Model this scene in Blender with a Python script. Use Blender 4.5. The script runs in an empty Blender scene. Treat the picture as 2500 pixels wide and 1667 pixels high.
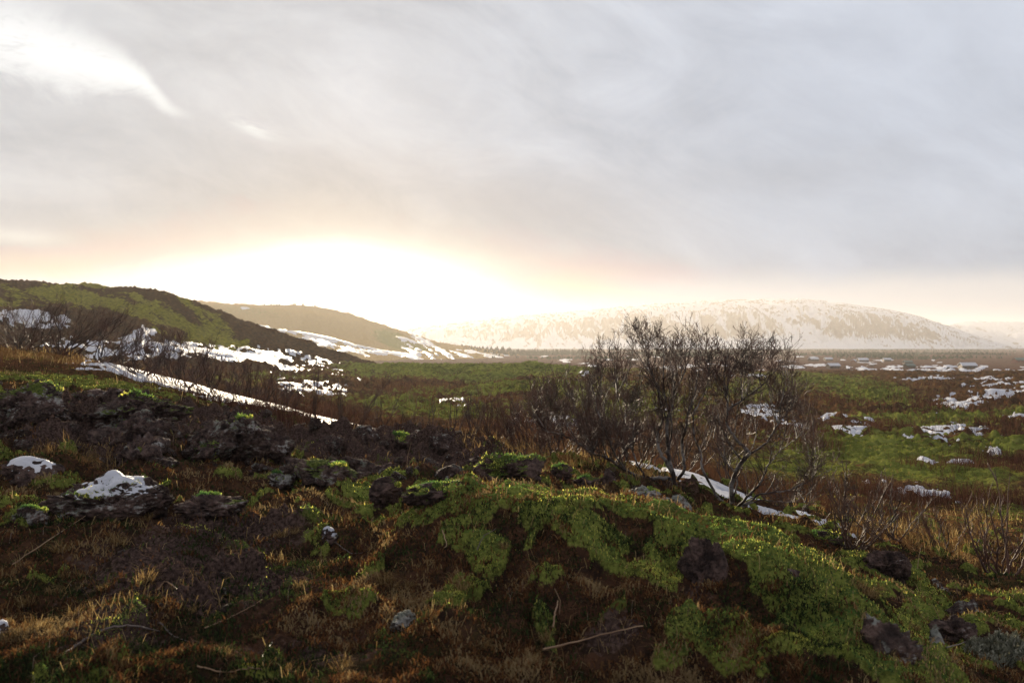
import bpy, math, random
import numpy as np
from math import radians, sin, cos, pi

# ------------------------------------------------------------------ camera
F = 1944.44                      # focal length in pixels of the 2500 px wide photograph (28 mm lens)
CX, CY = 1250.0, 833.5
SC = bpy.context.scene
COL = SC.collection
cam_d = bpy.data.cameras.new('camera')
cam_d.lens = 28; cam_d.sensor_width = 36
cam_d.clip_start = 0.05; cam_d.clip_end = 80000
cam_d.dof.use_dof = True; cam_d.dof.focus_distance = 13; cam_d.dof.aperture_fstop = 3.2
cam = bpy.data.objects.new('camera', cam_d); COL.objects.link(cam)
cam.location = (0, 0, 0); cam.rotation_euler = (radians(90), 0, 0)
SC.camera = cam
SC.view_settings.view_transform = 'Standard'; SC.view_settings.look = 'None'
SC.view_settings.gamma = 1.0; SC.render.engine = 'CYCLES'
SC.cycles.use_denoising = True
SC.cycles.max_bounces = 6; SC.cycles.diffuse_bounces = 2; SC.cycles.glossy_bounces = 2
SC.cycles.transmission_bounces = 4; SC.cycles.volume_bounces = 0
SC.cycles.sample_clamp_indirect = 4.0

# ------------------------------------------------------------------ node expression helper
class N:
    def __init__(s, nt): s.nt = nt
    def node(s, t, **k):
        n = s.nt.nodes.new(t)
        for a, b in k.items(): setattr(n, a, b)
        return n
    def put(s, sock, v):
        if isinstance(v, E): v = v.s
        if isinstance(v, bpy.types.NodeSocket): s.nt.links.new(v, sock)
        else:
            if hasattr(sock.default_value, '__len__') and not hasattr(v, '__len__'): v = (v, v, v)
            if hasattr(v, '__len__') and len(sock.default_value) == 4 and len(v) == 3: v = (*v, 1)
            sock.default_value = v
    def m(s, op, a, b=0.0, c=0.0, clamp=False):
        n = s.node('ShaderNodeMath', operation=op); n.use_clamp = clamp
        s.put(n.inputs[0], a); s.put(n.inputs[1], b); s.put(n.inputs[2], c)
        return E(s, n.outputs[0])
    def ss(s, x, a, b, lo=0.0, hi=1.0):
        n = s.node('ShaderNodeMapRange', interpolation_type='SMOOTHSTEP')
        for i, v in enumerate((x, a, b, lo, hi)): s.put(n.inputs[i], v)
        return E(s, n.outputs[0])
    def mix(s, f, a, b, blend='MIX'):
        n = s.node('ShaderNodeMix', data_type='RGBA', blend_type=blend)
        s.put(n.inputs[0], f); s.put(n.inputs[6], a); s.put(n.inputs[7], b)
        return E(s, n.outputs[2])
    def noise(s, vec, scale, detail=4, rough=0.55, dist=0.0):
        n = s.node('ShaderNodeTexNoise')
        s.put(n.inputs['Vector'], vec); n.inputs['Scale'].default_value = scale
        n.inputs['Detail'].default_value = detail; n.inputs['Roughness'].default_value = rough
        n.inputs['Distortion'].default_value = dist
        return E(s, n.outputs[0])
    def vor(s, vec, scale, feature='F1'):
        n = s.node('ShaderNodeTexVoronoi', feature=feature)
        s.put(n.inputs['Vector'], vec); n.inputs['Scale'].default_value = scale
        return E(s, n.outputs[0])
    def xyz(s, x, y, z):
        n = s.node('ShaderNodeCombineXYZ')
        for i, v in enumerate((x, y, z)): s.put(n.inputs[i], v)
        return E(s, n.outputs[0])
    def sep(s, v):
        n = s.node('ShaderNodeSeparateXYZ'); s.put(n.inputs[0], v)
        return [E(s, o) for o in n.outputs]
    def attr(s, name):
        n = s.node('ShaderNodeAttribute', attribute_name=name)
        return E(s, n.outputs['Fac'])
    def coord(s, k='Object'):
        return E(s, s.node('ShaderNodeTexCoord').outputs[k])
    def pos(s): return E(s, s.node('ShaderNodeNewGeometry').outputs['Position'])
    def bump(s, h, strength, dist, normal=None):
        n = s.node('ShaderNodeBump'); n.inputs['Strength'].default_value = strength
        n.inputs['Distance'].default_value = dist; s.put(n.inputs['Height'], h)
        if normal is not None: s.put(n.inputs['Normal'], normal)
        return E(s, n.outputs[0])
class E:
    def __init__(s, n, sock): s.n, s.s = n, sock
    def __add__(s, o): return s.n.m('ADD', s, o)
    __radd__ = __add__
    def __sub__(s, o): return s.n.m('SUBTRACT', s, o)
    def __rsub__(s, o): return s.n.m('SUBTRACT', o, s)
    def __mul__(s, o): return s.n.m('MULTIPLY', s, o)
    __rmul__ = __mul__
    def __truediv__(s, o): return s.n.m('DIVIDE', s, o)

# ------------------------------------------------------------------ sky (world) and sun
EXPO = 1.1
SC.view_settings.exposure = EXPO
SUN_PX, SUN_PY = 800.0, 485.0
SUN_E, SUN_COL = 5.0, (1.0, 0.83, 0.59)
AIR_D, AIR_G, AIR_TOP = 0.92e-4, 0.45, 330.0      # density of the air, how far it throws light forward, top of the haze
_sx, _sz = (SUN_PX - CX) / F, -(SUN_PY - CY) / F
SUN_AZ = math.atan2(_sx, 1.0)                          # from +Y towards +X
SUN_EL = math.atan2(_sz, math.hypot(_sx, 1.0))
world = bpy.data.worlds.new('World'); SC.world = world; world.use_nodes = True
def build_sky():
    nt = world.node_tree; nt.nodes.clear(); n = N(nt)
    out = n.node('ShaderNodeOutputWorld'); bg = n.node('ShaderNodeBackground')
    nt.links.new(bg.outputs[0], out.inputs[0])
    sky = n.node('ShaderNodeTexSky', sky_type='NISHITA')
    sky.sun_disc = False; sky.sun_elevation = SUN_EL; sky.sun_rotation = SUN_AZ
    d = n.coord('Generated'); x, y, z = n.sep(d)
    yy = n.m('MAXIMUM', y, 0.18)
    a = x / yy; b = z / yy                              # tangents of azimuth and elevation
    p = n.xyz(a, b * 2.2, 0.0)
    big = n.noise(p, 1.7, 5, 0.5, 0.3); mid = n.noise(p, 4.5, 6, 0.55, 0.4); fine = n.noise(p, 22.0, 5, 0.6)
    wob = (mid - 0.5) * 0.10 + (fine - 0.5) * 0.012
    def T(px): return (px - CX) / F
    def V(py): return (CY - py) / F
    def blob(px, py, rx, ry, rot=0.0, w=1.0):
        c, s_ = cos(radians(rot)), sin(radians(rot))
        da = a - T(px) + wob * w; db = b - V(py) + wob * (0.7 * w)
        q = n.m('POWER', (da * c + db * s_) / (rx / F), 2.0) + n.m('POWER', (db * c - da * s_) / (ry / F), 2.0)
        return n.m('EXPONENT', q * -1.0)
    def curve(pts):
        """height of a cloud edge (tangent of elevation) along the bearing, from photo points."""
        m_ = n.node('ShaderNodeMapRange'); n.put(m_.inputs[0], a)
        for i, v_ in enumerate((T(-400), T(2900), 0.0, 1.0)): m_.inputs[i + 1].default_value = v_
        f = n.node('ShaderNodeFloatCurve'); n.put(f.inputs['Value'], E(n, m_.outputs[0])); c = f.mapping.curves[0]
        P_ = [((px + 400) / 3300, V(py) + 0.1) for px, py in pts]
        c.points[0].location = P_[0]; c.points[1].location = P_[-1]
        for q in P_[1:-1]: c.points.new(*q)
        f.mapping.update(); return E(n, f.outputs[0]) - 0.1
    ra, rb = a * 0.94 - b * 0.34, a * 0.34 + b * 0.94      # cloud streets run down to the right
    lay = n.noise(n.xyz(ra * 1.9, rb * 4.2, 3.0), 1.7, 7, 0.56, 0.9); wisp = n.noise(n.xyz(ra * 5.5, rb * 11.0, 7.0), 1.6, 8, 0.64, 1.2)
    cool = n.ss(a, -0.50, 0.60)
    base = n.mix(cool, (0.70, 0.695, 0.70), (0.645, 0.68, 0.76))
    low_ = n.ss(b + wob, 0.27, 0.06) * n.ss(a + wob, 0.30, -0.10)
    base = n.mix(low_, base, (0.63, 0.595, 0.565))
    tone = 1.0 + (big - 0.5) * 0.42 + (lay - 0.5) * 0.75 + (wisp - 0.5) * 0.24 + (fine - 0.5) * 0.04
    base = n.mix(1.0, base, n.xyz(tone, tone, tone), 'MULTIPLY')
    def add(col_, msk, c): return n.mix(msk, col_, c)
    base = add(base, blob(1800, 440, 520, 70, 4, 1.8) * 0.35, (0.53, 0.53, 0.55))
    base = add(base, blob(250, 330, 380, 60, -12, 1.4) * 0.35, (0.60, 0.60, 0.61))
    base = add(base, blob(1250, 480, 460, 70, -14, 1.6) * 0.40, (0.56, 0.52, 0.50))
    base = add(base, blob(330, 590, 330, 40, 6, 1.0) * 0.45, (0.68, 0.56, 0.46))
    base = add(base, blob(1430, 655, 420, 34, -4, 0.8) * 0.55, (0.70, 0.60, 0.54))
    base = add(base, blob(2250, 520, 420, 70, 6, 1.6) * 0.4, (0.72, 0.75, 0.82))
    base = add(base, blob(2450, 40, 620, 260, 0, 1.2) * 0.6, (0.74, 0.78, 0.87))
    # bright rift in the cloud, upper left: a tapering tear with ragged lips
    rc = curve([(-400, 20), (0, 92), (180, 140), (330, 190), (440, 275), (600, 300), (660, 322), (1000, 480), (2900, 900)])
    rw = n.ss(a, T(500), T(60)) * 0.030 + 0.0035
    rd = n.m('ABSOLUTE', b - rc + (wisp - 0.5) * (rw * 2.2) + (fine - 0.5) * (rw * 0.9))
    tear = n.ss(rd / rw, 2.3, 0.1) * n.ss(a, T(500), T(330)) * n.ss(wisp + (fine - 0.5) * 0.3, 0.22, 0.5)
    base = add(base, n.ss(rd, 0.13, 0.0) * n.ss(a, T(620), T(150)) * 0.3, (0.88, 0.88, 0.88))
    base = add(base, tear, (1.12, 1.11, 1.09))
    base = add(base, blob(620, 308, 50, 16, -24, 0.35) * n.ss(wisp, 0.38, 0.6) * 0.8, (1.0, 1.0, 0.99))
    base = add(base, blob(90, 20, 330, 60, -8, 0.5) * 0.25, (0.85, 0.86, 0.87))
    # pale clear strip over the horizon on the right
    low = n.ss(b + (lay - 0.5) * 0.05, V(640), V(715))
    base = add(base, low * n.ss(a, 0.05, 0.2), (0.93, 0.88, 0.84))
    base = add(base, blob(40, 580, 110, 30, -8, 0.5) * 0.8, (1.0, 0.95, 0.88))
    # open sky under the cloud base where the sun burns through
    edge = curve([(-400, 660), (0, 668), (180, 662), (350, 645), (600, 622), (720, 590), (820, 580), (930, 600), (1100, 652), (1300, 706), (1480, 722), (1700, 745), (2900, 790)])
    dd = edge - b + (wisp - 0.5) * 0.020 + (mid - 0.5) * 0.016
    warm = n.ss(dd, -0.085, 0.0) * n.ss(a, T(1750), T(1200)) * n.ss(a, T(-300), T(250))
    base = add(base, warm * 0.5, (0.80, 0.74, 0.66))
    base = add(base, n.ss(dd, -0.012, 0.024) * n.ss(a, T(1900), T(1350)), (1.15, 1.09, 1.0))
    core = blob(820, 700, 330, 80, 0, 0.3)
    base = n.mix(core, base, (2.4, 2.2, 1.8))
    # the cloud is seen through the lit haze: take the light the air adds in front of it off the cloud itself
    L = n.m('DIVIDE', AIR_TOP, n.m('MAXIMUM', z, 0.022)); Tr = n.m('EXPONENT', L * -AIR_D)
    sx_, sy_, sz_ = sin(SUN_AZ) * cos(SUN_EL), cos(SUN_AZ) * cos(SUN_EL), sin(SUN_EL)
    c_ = x * sx_ + y * sy_ + z * sz_
    hg = n.m('DIVIDE', (1 - AIR_G ** 2) / (4 * pi), n.m('POWER', (1 + AIR_G ** 2) - c_ * (2 * AIR_G), 1.5))
    k_ = 2 ** EXPO * SUN_E * 0.95 * math.exp(-AIR_D * AIR_TOP / sz_ * 0.5)
    gain = hg * (1.0 - Tr) * k_
    sub = n.xyz(gain * SUN_COL[0], gain * SUN_COL[1], gain * SUN_COL[2])
    net = n.mix(1.0, base, sub, 'SUBTRACT'); flo = n.mix(1.0, base, (0.05, 0.05, 0.05), 'MULTIPLY')
    base = n.mix(1.0, net, flo, 'LIGHTEN')
    back = n.ss(y, -0.25, 0.3)                          # plain cloud behind the viewer, brightened as fill on surfaces facing the camera
    base = n.mix(back, (0.88, 0.88, 0.93), base)
    nish = n.mix(1.0, E(n, sky.outputs[0]), (0.10, 0.10, 0.10), 'MULTIPLY')
    final = n.mix(0.06, base, nish)
    n.put(bg.inputs[0], final); bg.inputs[1].default_value = 0.5 ** EXPO     # colours above are as they show at this exposure
build_sky()
world.cycles.sampling_method = 'AUTOMATIC'

sun_d = bpy.data.lights.new('sun', 'SUN'); sun_d.energy = SUN_E; sun_d.angle = radians(0.5); sun_d.color = SUN_COL
sun = bpy.data.objects.new('sun', sun_d); COL.objects.link(sun)
from mathutils import Vector, Matrix
_sd = Vector((sin(SUN_AZ) * cos(SUN_EL), cos(SUN_AZ) * cos(SUN_EL), sin(SUN_EL)))
sun.rotation_euler = _sd.to_track_quat('Z', 'Y').to_euler()

# ------------------------------------------------------------------ numpy noise and mesh helpers
random.seed(5); RNG = np.random.default_rng(11)
_perm = np.random.default_rng(3).permutation(4096).astype(np.int64)
_ga = np.random.default_rng(4).uniform(0, 2 * pi, 4096); _G2 = np.stack([np.cos(_ga), np.sin(_ga)], 1)
_g3 = np.random.default_rng(7).normal(size=(4096, 3)); _G3 = _g3 / np.linalg.norm(_g3, axis=1)[:, None]
def perlin2(x, y, seed=0):
    xi = np.floor(x).astype(np.int64); yi = np.floor(y).astype(np.int64); xf = x - xi; yf = y - yi
    u = xf * xf * xf * (xf * (xf * 6 - 15) + 10); v = yf * yf * yf * (yf * (yf * 6 - 15) + 10)
    def g(i, j):
        h = _perm[(_perm[(xi + i + seed * 37) & 4095] + yi + j) & 4095]
        gv = _G2[h]; return gv[..., 0] * (xf - i) + gv[..., 1] * (yf - j)
    a = g(0, 0); b = g(1, 0); c = g(0, 1); d = g(1, 1)
    return (a + (b - a) * u + (c - a) * v + (a - b - c + d) * u * v) * 1.5
def fbm2(x, y, oct=4, gain=0.5, seed=0, ridged=False):
    t = 0; amp = 1.0; f = 1.0
    for o in range(oct):
        q = perlin2(x * f + 13.7 * o, y * f - 7.1 * o, seed + o)
        t = t + amp * ((0.5 - np.abs(q)) if ridged else q); amp *= gain; f *= 2.03
    return t
def perlin3(p, seed=0):
    i = np.floor(p).astype(np.int64); f = p - i; w = f * f * f * (f * (f * 6 - 15) + 10)
    t = 0
    for dx in (0, 1):
        for dy in (0, 1):
            for dz in (0, 1):
                h = _perm[(_perm[(_perm[(i[:, 0] + dx + seed * 31) & 4095] + i[:, 1] + dy) & 4095] + i[:, 2] + dz) & 4095]
                g = (_G3[h] * (f - np.array([dx, dy, dz]))).sum(1)
                t = t + g * (w[:, 0] if dx else 1 - w[:, 0]) * (w[:, 1] if dy else 1 - w[:, 1]) * (w[:, 2] if dz else 1 - w[:, 2])
    return t * 1.5
def fbm3(p, oct=4, gain=0.5, seed=0, ridged=False):
    t = 0; amp = 1.0; f = 1.0
    for o in range(oct):
        q = perlin3(p * f + 5.3 * o, seed + o)
        t = t + amp * ((0.5 - np.abs(q)) if ridged else q); amp *= gain; f *= 2.07
    return t
def sst(x, a, b): t = np.clip((x - a) / (b - a), 0, 1); return t * t * (3 - 2 * t)
def tag(o, label=None, cat=None, group=None, kind=None):
    if label: o['label'] = label
    if cat: o['category'] = cat
    if group: o['group'] = group
    if kind: o['kind'] = kind
    return o
def link_mesh(name, me, mat=None, parent=None):
    if mat is not None and not me.materials: me.materials.append(mat)
    o = bpy.data.objects.new(name, me); COL.objects.link(o)
    if parent is not None: o.parent = parent
    return o
def mesh_np(name, V, quads=None, tris=None, attrs=None, smooth=True):
    me = bpy.data.meshes.new(name)
    V = np.ascontiguousarray(V, dtype=np.float32)
    me.vertices.add(len(V)); me.vertices.foreach_set('co', V.ravel())
    L = []; st = []; base = 0
    if quads is not None and len(quads):
        L.append(np.asarray(quads).ravel()); st.append(np.arange(len(quads)) * 4); base = len(quads) * 4
    if tris is not None and len(tris):
        L.append(np.asarray(tris).ravel()); st.append(base + np.arange(len(tris)) * 3)
    L = np.concatenate(L).astype(np.int32); st = np.concatenate(st).astype(np.int32)
    me.loops.add(len(L)); me.loops.foreach_set('vertex_index', L)
    me.polygons.add(len(st)); me.polygons.foreach_set('loop_start', st)
    me.polygons.foreach_set('use_smooth', np.full(len(st), smooth, dtype=bool))
    for k, a in (attrs or {}).items():
        at = me.attributes.new(k, 'FLOAT', 'POINT'); at.data.foreach_set('value', np.ascontiguousarray(a, dtype=np.float32).ravel())
    me.update(calc_edges=True); me.validate()
    return me
def grid_quads(nr, nc):
    i = np.arange(nr * nc).reshape(nr, nc)
    return np.stack([i[:-1, :-1], i[:-1, 1:], i[1:, 1:], i[1:, :-1]], -1).reshape(-1, 4)
def P(px, py, Y): return Vector(((px - CX) / F * Y, Y, -(py - CY) / F * Y))

# ------------------------------------------------------------------ materials
def new_mat(name):
    m = bpy.data.materials.new(name); m.use_nodes = True; m.node_tree.nodes.clear()
    n = N(m.node_tree); o = n.node('ShaderNodeOutputMaterial')
    return m, n, o
def pbsdf(n, o, col, rough=0.9, spec=0.2, normal=None):
    b = n.node('ShaderNodeBsdfPrincipled'); n.put(b.inputs['Base Color'], col); n.put(b.inputs['Roughness'], rough)
    b.inputs['Specular IOR Level'].default_value = spec
    if normal is not None: n.put(b.inputs['Normal'], normal)
    if o is not None: n.nt.links.new(b.outputs[0], o.inputs[0])
    return b
def leafy(n, o, col, trans=0.45, tcol=None):
    d = n.node('ShaderNodeBsdfDiffuse'); n.put(d.inputs[0], col)
    t = n.node('ShaderNodeBsdfTranslucent'); n.put(t.inputs[0], tcol if tcol is not None else col)
    mx = n.node('ShaderNodeMixShader'); mx.inputs[0].default_value = trans
    n.nt.links.new(d.outputs[0], mx.inputs[1]); n.nt.links.new(t.outputs[0], mx.inputs[2]); n.nt.links.new(mx.outputs[0], o.inputs[0])

def ground_mat():
    m, n, o = new_mat('ground')
    p = n.pos(); x, y, z = n.sep(p)
    dist = n.m('SQRT', n.m('POWER', x, 2.0) + n.m('POWER', y, 2.0))
    far = n.ss(dist, 14.0, 60.0)
    f1 = n.noise(p, 38.0, 6, 0.65); f2 = n.noise(p, 7.0, 6, 0.62); f3 = n.noise(p, 1.1, 6, 0.6); f4 = n.noise(p, 0.22, 6, 0.65)
    fb = f1 * (1.0 - far) + f3 * far                  # texture grain fitted to the distance
    fm = f2 * (1.0 - far) + f4 * far
    heath = n.mix(n.ss(fm, 0.38, 0.62), (0.020, 0.013, 0.010), (0.055, 0.028, 0.017))
    heath = n.mix(n.ss(fb, 0.52, 0.68) * 0.7, heath, (0.115, 0.058, 0.022))
    heath = n.mix(n.ss(f3 + (fb - 0.5) * 0.4, 0.50, 0.66) * 0.5, heath, (0.030, 0.034, 0.010))
    plain = n.mix(n.ss(f4, 0.4, 0.6), (0.055, 0.028, 0.020), (0.11, 0.062, 0.042))
    mid = n.mix(n.ss(fm, 0.38, 0.62), (0.040, 0.022, 0.014), (0.105, 0.055, 0.026)); heath = n.mix(n.ss(dist, 12.0, 30.0), heath, n.mix(n.ss(fb, 0.52, 0.66) * 0.6, mid, (0.075, 0.075, 0.022)))
    heath = n.mix(n.ss(dist, 320.0, 700.0), heath, plain)
    moss = n.mix(n.ss(fm, 0.36, 0.66), (0.042, 0.050, 0.012), (0.125, 0.142, 0.030))
    moss = n.mix(n.ss(fb, 0.45, 0.72), moss, (0.16, 0.165, 0.045)); moss = n.mix(n.ss(fb, 0.46, 0.34), moss, (0.030, 0.030, 0.012))
    soil = n.mix(n.ss(fb, 0.35, 0.7), (0.016, 0.011, 0.010), (0.085, 0.055, 0.046))
    soil = n.mix(n.ss(f2, 0.56, 0.72) * 0.5, soil, (0.085, 0.058, 0.046))
    grass = n.mix(n.ss(fb, 0.3, 0.7), (0.075, 0.035, 0.013), (0.20, 0.105, 0.042))
    rag = (fb - 0.5) * (far * 0.9 + 1.1) + (fm - 0.5) * 1.1
    c = heath
    c = n.mix(n.ss(n.attr('grass') + rag, 0.42, 0.62), c, grass)
    c = n.mix(n.ss(n.attr('moss') + rag, 0.40, 0.62), c, moss)
    c = n.mix(n.ss(n.attr('soil') + rag * 0.8, 0.40, 0.6), c, soil)
    bn = n.bump(f1 * 0.5 + f2, 0.9, 0.05)
    b2 = n.node('ShaderNodeBump'); b2.inputs['Strength'].default_value = 0.8; n.put(b2.inputs['Distance'], far * 0.5); n.put(b2.inputs['Height'], f3); n.put(b2.inputs['Normal'], bn)
    pbsdf(n, o, c, 1.0, 0.0, E(n, b2.outputs[0]))
    return m
def snow_mat(name='snow', speck=0.25):
    m, n, o = new_mat(name)
    p = n.pos(); a = n.noise(p, 14.0, 5, 0.6); b = n.noise(p, 1.3, 5, 0.6); s = n.noise(p, 60.0, 3, 0.6)
    c = n.mix(n.ss(b, 0.35, 0.7), (0.33, 0.34, 0.39), (0.46, 0.46, 0.49))
    c = n.mix(n.ss(s, 0.60, 0.72) * speck, c, (0.30, 0.24, 0.20))
    pbsdf(n, o, c, 0.6, 0.3, n.bump(a + b * 2.0, 0.5, 0.06))
    return m
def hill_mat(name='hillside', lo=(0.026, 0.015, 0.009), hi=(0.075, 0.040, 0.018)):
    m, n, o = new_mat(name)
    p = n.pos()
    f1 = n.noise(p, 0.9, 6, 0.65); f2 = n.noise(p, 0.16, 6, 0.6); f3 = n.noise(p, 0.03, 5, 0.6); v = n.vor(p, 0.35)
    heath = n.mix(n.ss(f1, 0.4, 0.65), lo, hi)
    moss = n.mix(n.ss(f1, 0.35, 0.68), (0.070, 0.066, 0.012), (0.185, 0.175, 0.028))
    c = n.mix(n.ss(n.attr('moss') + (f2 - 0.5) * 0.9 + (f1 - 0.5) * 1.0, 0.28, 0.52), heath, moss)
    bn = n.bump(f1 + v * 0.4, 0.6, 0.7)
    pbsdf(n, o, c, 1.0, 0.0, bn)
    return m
def mountain_mat():
    m, n, o = new_mat('mountain')
    p = n.pos(); f1 = n.noise(p, 0.04, 6, 0.7); f2 = n.noise(p, 0.008, 5, 0.6)
    rock = n.mix(n.ss(f1, 0.4, 0.65), (0.080, 0.050, 0.036), (0.13, 0.082, 0.058))
    sn = n.ss(n.attr('snow') + (f1 - 0.5) * 0.8 + (f2 - 0.5) * 0.3, 0.20, 0.80)
    c = n.mix(sn, rock, (0.40, 0.415, 0.46))
    pbsdf(n, o, c, 1.0, 0.0)
    return m
M = dict(ground=ground_mat(), snow=snow_mat(), hill=hill_mat(), hill_haze_gold=hill_mat('haze_gold_hillside', (0.17, 0.108, 0.036), (0.30, 0.20, 0.065)), mountain=mountain_mat())  # far hill: brown heath with the golden haze glow put into its colours

# ------------------------------------------------------------------ terrain: heights from profiles along each bearing
def profile_field(cols, LY):
    """cols: {px: [(Y, py), ...]} -> px array and slopes s[px, logY] smoothed along Y."""
    xs = sorted(cols); out = []
    for x in xs:
        pts = sorted(cols[x]); ly = np.log([q[0] for q in pts]); s = np.array([(q[1] - CY) / F for q in pts])
        v = np.interp(LY, ly, s)
        for _ in range(2):
            k = np.array([1, 2, 3, 2, 1.]) / 9; v = np.convolve(np.pad(v, 2, mode='edge'), k, 'valid')
        out.append(v)
    return np.array(xs, float), np.array(out)
class Terrain:
    def __init__(s, cols, y0, y1, step=0.02):
        s.LY = np.arange(math.log(y0), math.log(y1) + step, step)
        xs, f = profile_field(cols, s.LY)
        s.PX = np.arange(xs[0], xs[-1] + 1, 10.0)
        g = np.stack([np.interp(s.PX, xs, f[:, j]) for j in range(len(s.LY))], 1)
        k = np.hanning(15); k /= k.sum(); g = np.apply_along_axis(lambda r: np.convolve(np.pad(r, 7, mode='edge'), k, 'valid'), 0, g)
        s.g = g
    def slope(s, u, Y):
        fx = np.clip((CX + F * np.asarray(u, float) - s.PX[0]) / 10.0, 0, len(s.PX) - 1.001)
        fy = np.clip((np.log(Y) - s.LY[0]) / (s.LY[1] - s.LY[0]), 0, len(s.LY) - 1.001)
        i = fx.astype(int); j = fy.astype(int); a = fx - i; b = fy - j
        return s.g[i, j] * (1 - a) * (1 - b) + s.g[i + 1, j] * a * (1 - b) + s.g[i, j + 1] * (1 - a) * b + s.g[i + 1, j + 1] * a * b
    def z(s, x, Y): return -s.slope(np.asarray(x) / Y, Y) * Y

PLAIN = [(400, 907), (500, 905), (700, 893.5), (900, 884), (1400, 868), (2300, 857.5), (4000, 851.5), (6500, 848.5), (15000, 844)]
def near(zf): return [(1.0, CY + F * zf / 1.0), (2.0, CY + F * zf / 2.0)]
GC = {
 0:   near(1.50) + [(3.6, 1640), (5, 1430), (6.5, 1250), (8, 1135), (10, 1040), (13, 965), (18, 905), (25, 862), (28, 854), (40, 880), (80, 872), (150, 872), (250, 890)],
 250: near(1.50) + [(3.6, 1640), (5, 1430), (6.5, 1270), (8, 1150), (10, 1060), (13, 985), (17, 930), (21, 900), (24, 890), (30, 930), (60, 915), (120, 890), (250, 890)],
 500: near(1.50) + [(3.6, 1640), (5, 1430), (6.5, 1290), (8, 1180), (10, 1105), (13, 1035), (16, 998), (18, 977), (20, 965), (24, 945), (30, 985), (60, 950), (100, 920), (150, 897), (250, 892)],
 700: near(1.50) + [(3.6, 1640), (5, 1430), (6.5, 1300), (8, 1210), (10, 1140), (12, 1090), (14, 1052), (16, 1027), (18, 1010), (22, 992), (28, 1030), (50, 990), (80, 958), (120, 925), (200, 892), (260, 892)],
 900: near(1.50) + [(3.6, 1640), (5, 1440), (6.5, 1310), (8, 1222), (10, 1160), (12, 1112), (14, 1078), (16, 1062), (18, 1052), (19.5, 1047), (25, 1088), (40, 1040), (60, 1005), (100, 960), (130, 938), (170, 915), (200, 900), (230, 886), (300, 902)],
 1100: near(1.55) + [(3.6, 1655), (4.3, 1530), (4.9, 1400), (5.3, 1280), (5.7, 1203), (6.2, 1215), (7, 1260), (8.5, 1225), (10, 1172), (12, 1122), (14, 1085), (15.3, 1070), (20, 1100), (30, 1070), (40, 1040), (60, 1000), (100, 957), (120, 948), (140, 940), (170, 915), (210, 888), (300, 905)],
 1300: near(1.55) + [(3.6, 1655), (4.2, 1535), (4.8, 1405), (5.3, 1278), (5.8, 1200), (6.3, 1170), (7, 1195), (8.5, 1197), (11, 1152), (13, 1130), (18, 1140), (25, 1110), (40, 1050), (60, 1000), (80, 960), (95, 937), (112, 945), (150, 925), (190, 900), (230, 887), (300, 905)],
 1500: near(1.55) + [(3.6, 1655), (4.2, 1545), (4.8, 1412), (5.3, 1300), (5.8, 1235), (6.1, 1220), (7, 1265), (8.5, 1232), (9.5, 1197), (11, 1177), (12.5, 1160), (14, 1142), (16, 1124), (20, 1150), (30, 1090), (50, 1020), (80, 970), (120, 940), (180, 915), (230, 903), (300, 908)],
 1700: near(1.55) + [(3.4, 1690), (4.0, 1575), (4.6, 1437), (5.0, 1340), (5.4, 1280), (5.8, 1254), (6.6, 1315), (8, 1292), (9.5, 1252), (11, 1227), (12, 1212), (13, 1195), (15, 1160), (20, 1185), (30, 1110), (50, 1030), (80, 980), (120, 945), (200, 918), (300, 907)],
 1900: near(1.55) + [(3.4, 1700), (3.9, 1595), (4.4, 1477), (4.8, 1380), (5.1, 1320), (5.4, 1292), (6.2, 1385), (7.5, 1368), (9, 1322), (10, 1300), (12, 1268), (13.5, 1247), (18, 1250), (25, 1180), (40, 1090), (60, 1030), (90, 980), (140, 950), (200, 930), (280, 912), (320, 907)],
 2100: near(1.65) + [(3.2, 1810), (3.7, 1685), (4.1, 1572), (4.5, 1475), (4.8, 1410), (5.6, 1515), (7, 1452), (9, 1375), (11, 1322), (13, 1290), (16, 1250), (25, 1180), (40, 1100), (60, 1040), (90, 990), (140, 955), (200, 930), (260, 915), (320, 909)],
 2300: near(1.75) + [(3.2, 1860), (3.6, 1745), (3.9, 1655), (4.15, 1592), (4.8, 1695), (6, 1622), (7.5, 1510), (9, 1430), (11, 1370), (14, 1310), (18, 1260), (28, 1180), (40, 1100), (60, 1045), (90, 1000), (140, 960), (200, 930), (260, 915), (320, 909)],
 2500: near(1.9) + [(3.2, 1960), (3.6, 1910), (4, 1840), (4.8, 1745), (6, 1632), (7.5, 1525), (9, 1450), (11, 1390), (14, 1330), (18, 1280), (28, 1190), (40, 1110), (60, 1050), (90, 1000), (140, 955), (200, 925), (240, 910), (320, 909)],
}
GC[-500] = near(1.45) + [(3.6, 1620), (5, 1400), (6.5, 1200), (8, 1085), (10, 1000), (13, 930), (18, 870), (25, 835), (30, 830), (45, 860), (80, 872), (150, 872), (250, 890)]
GC[3000] = near(2.0) + [(3.6, 1950), (5, 1800), (6, 1700), (7.5, 1580), (9, 1500), (11, 1420), (14, 1350), (18, 1290), (28, 1190), (40, 1110), (60, 1050), (90, 1000), (140, 955), (200, 925), (240, 910), (320, 909)]
GC[-1200] = list(GC[-500]); GC[3700] = list(GC[3000])
for k in GC: GC[k] = GC[k] + PLAIN
GT = Terrain(GC, 1.0, 15000)

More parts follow.
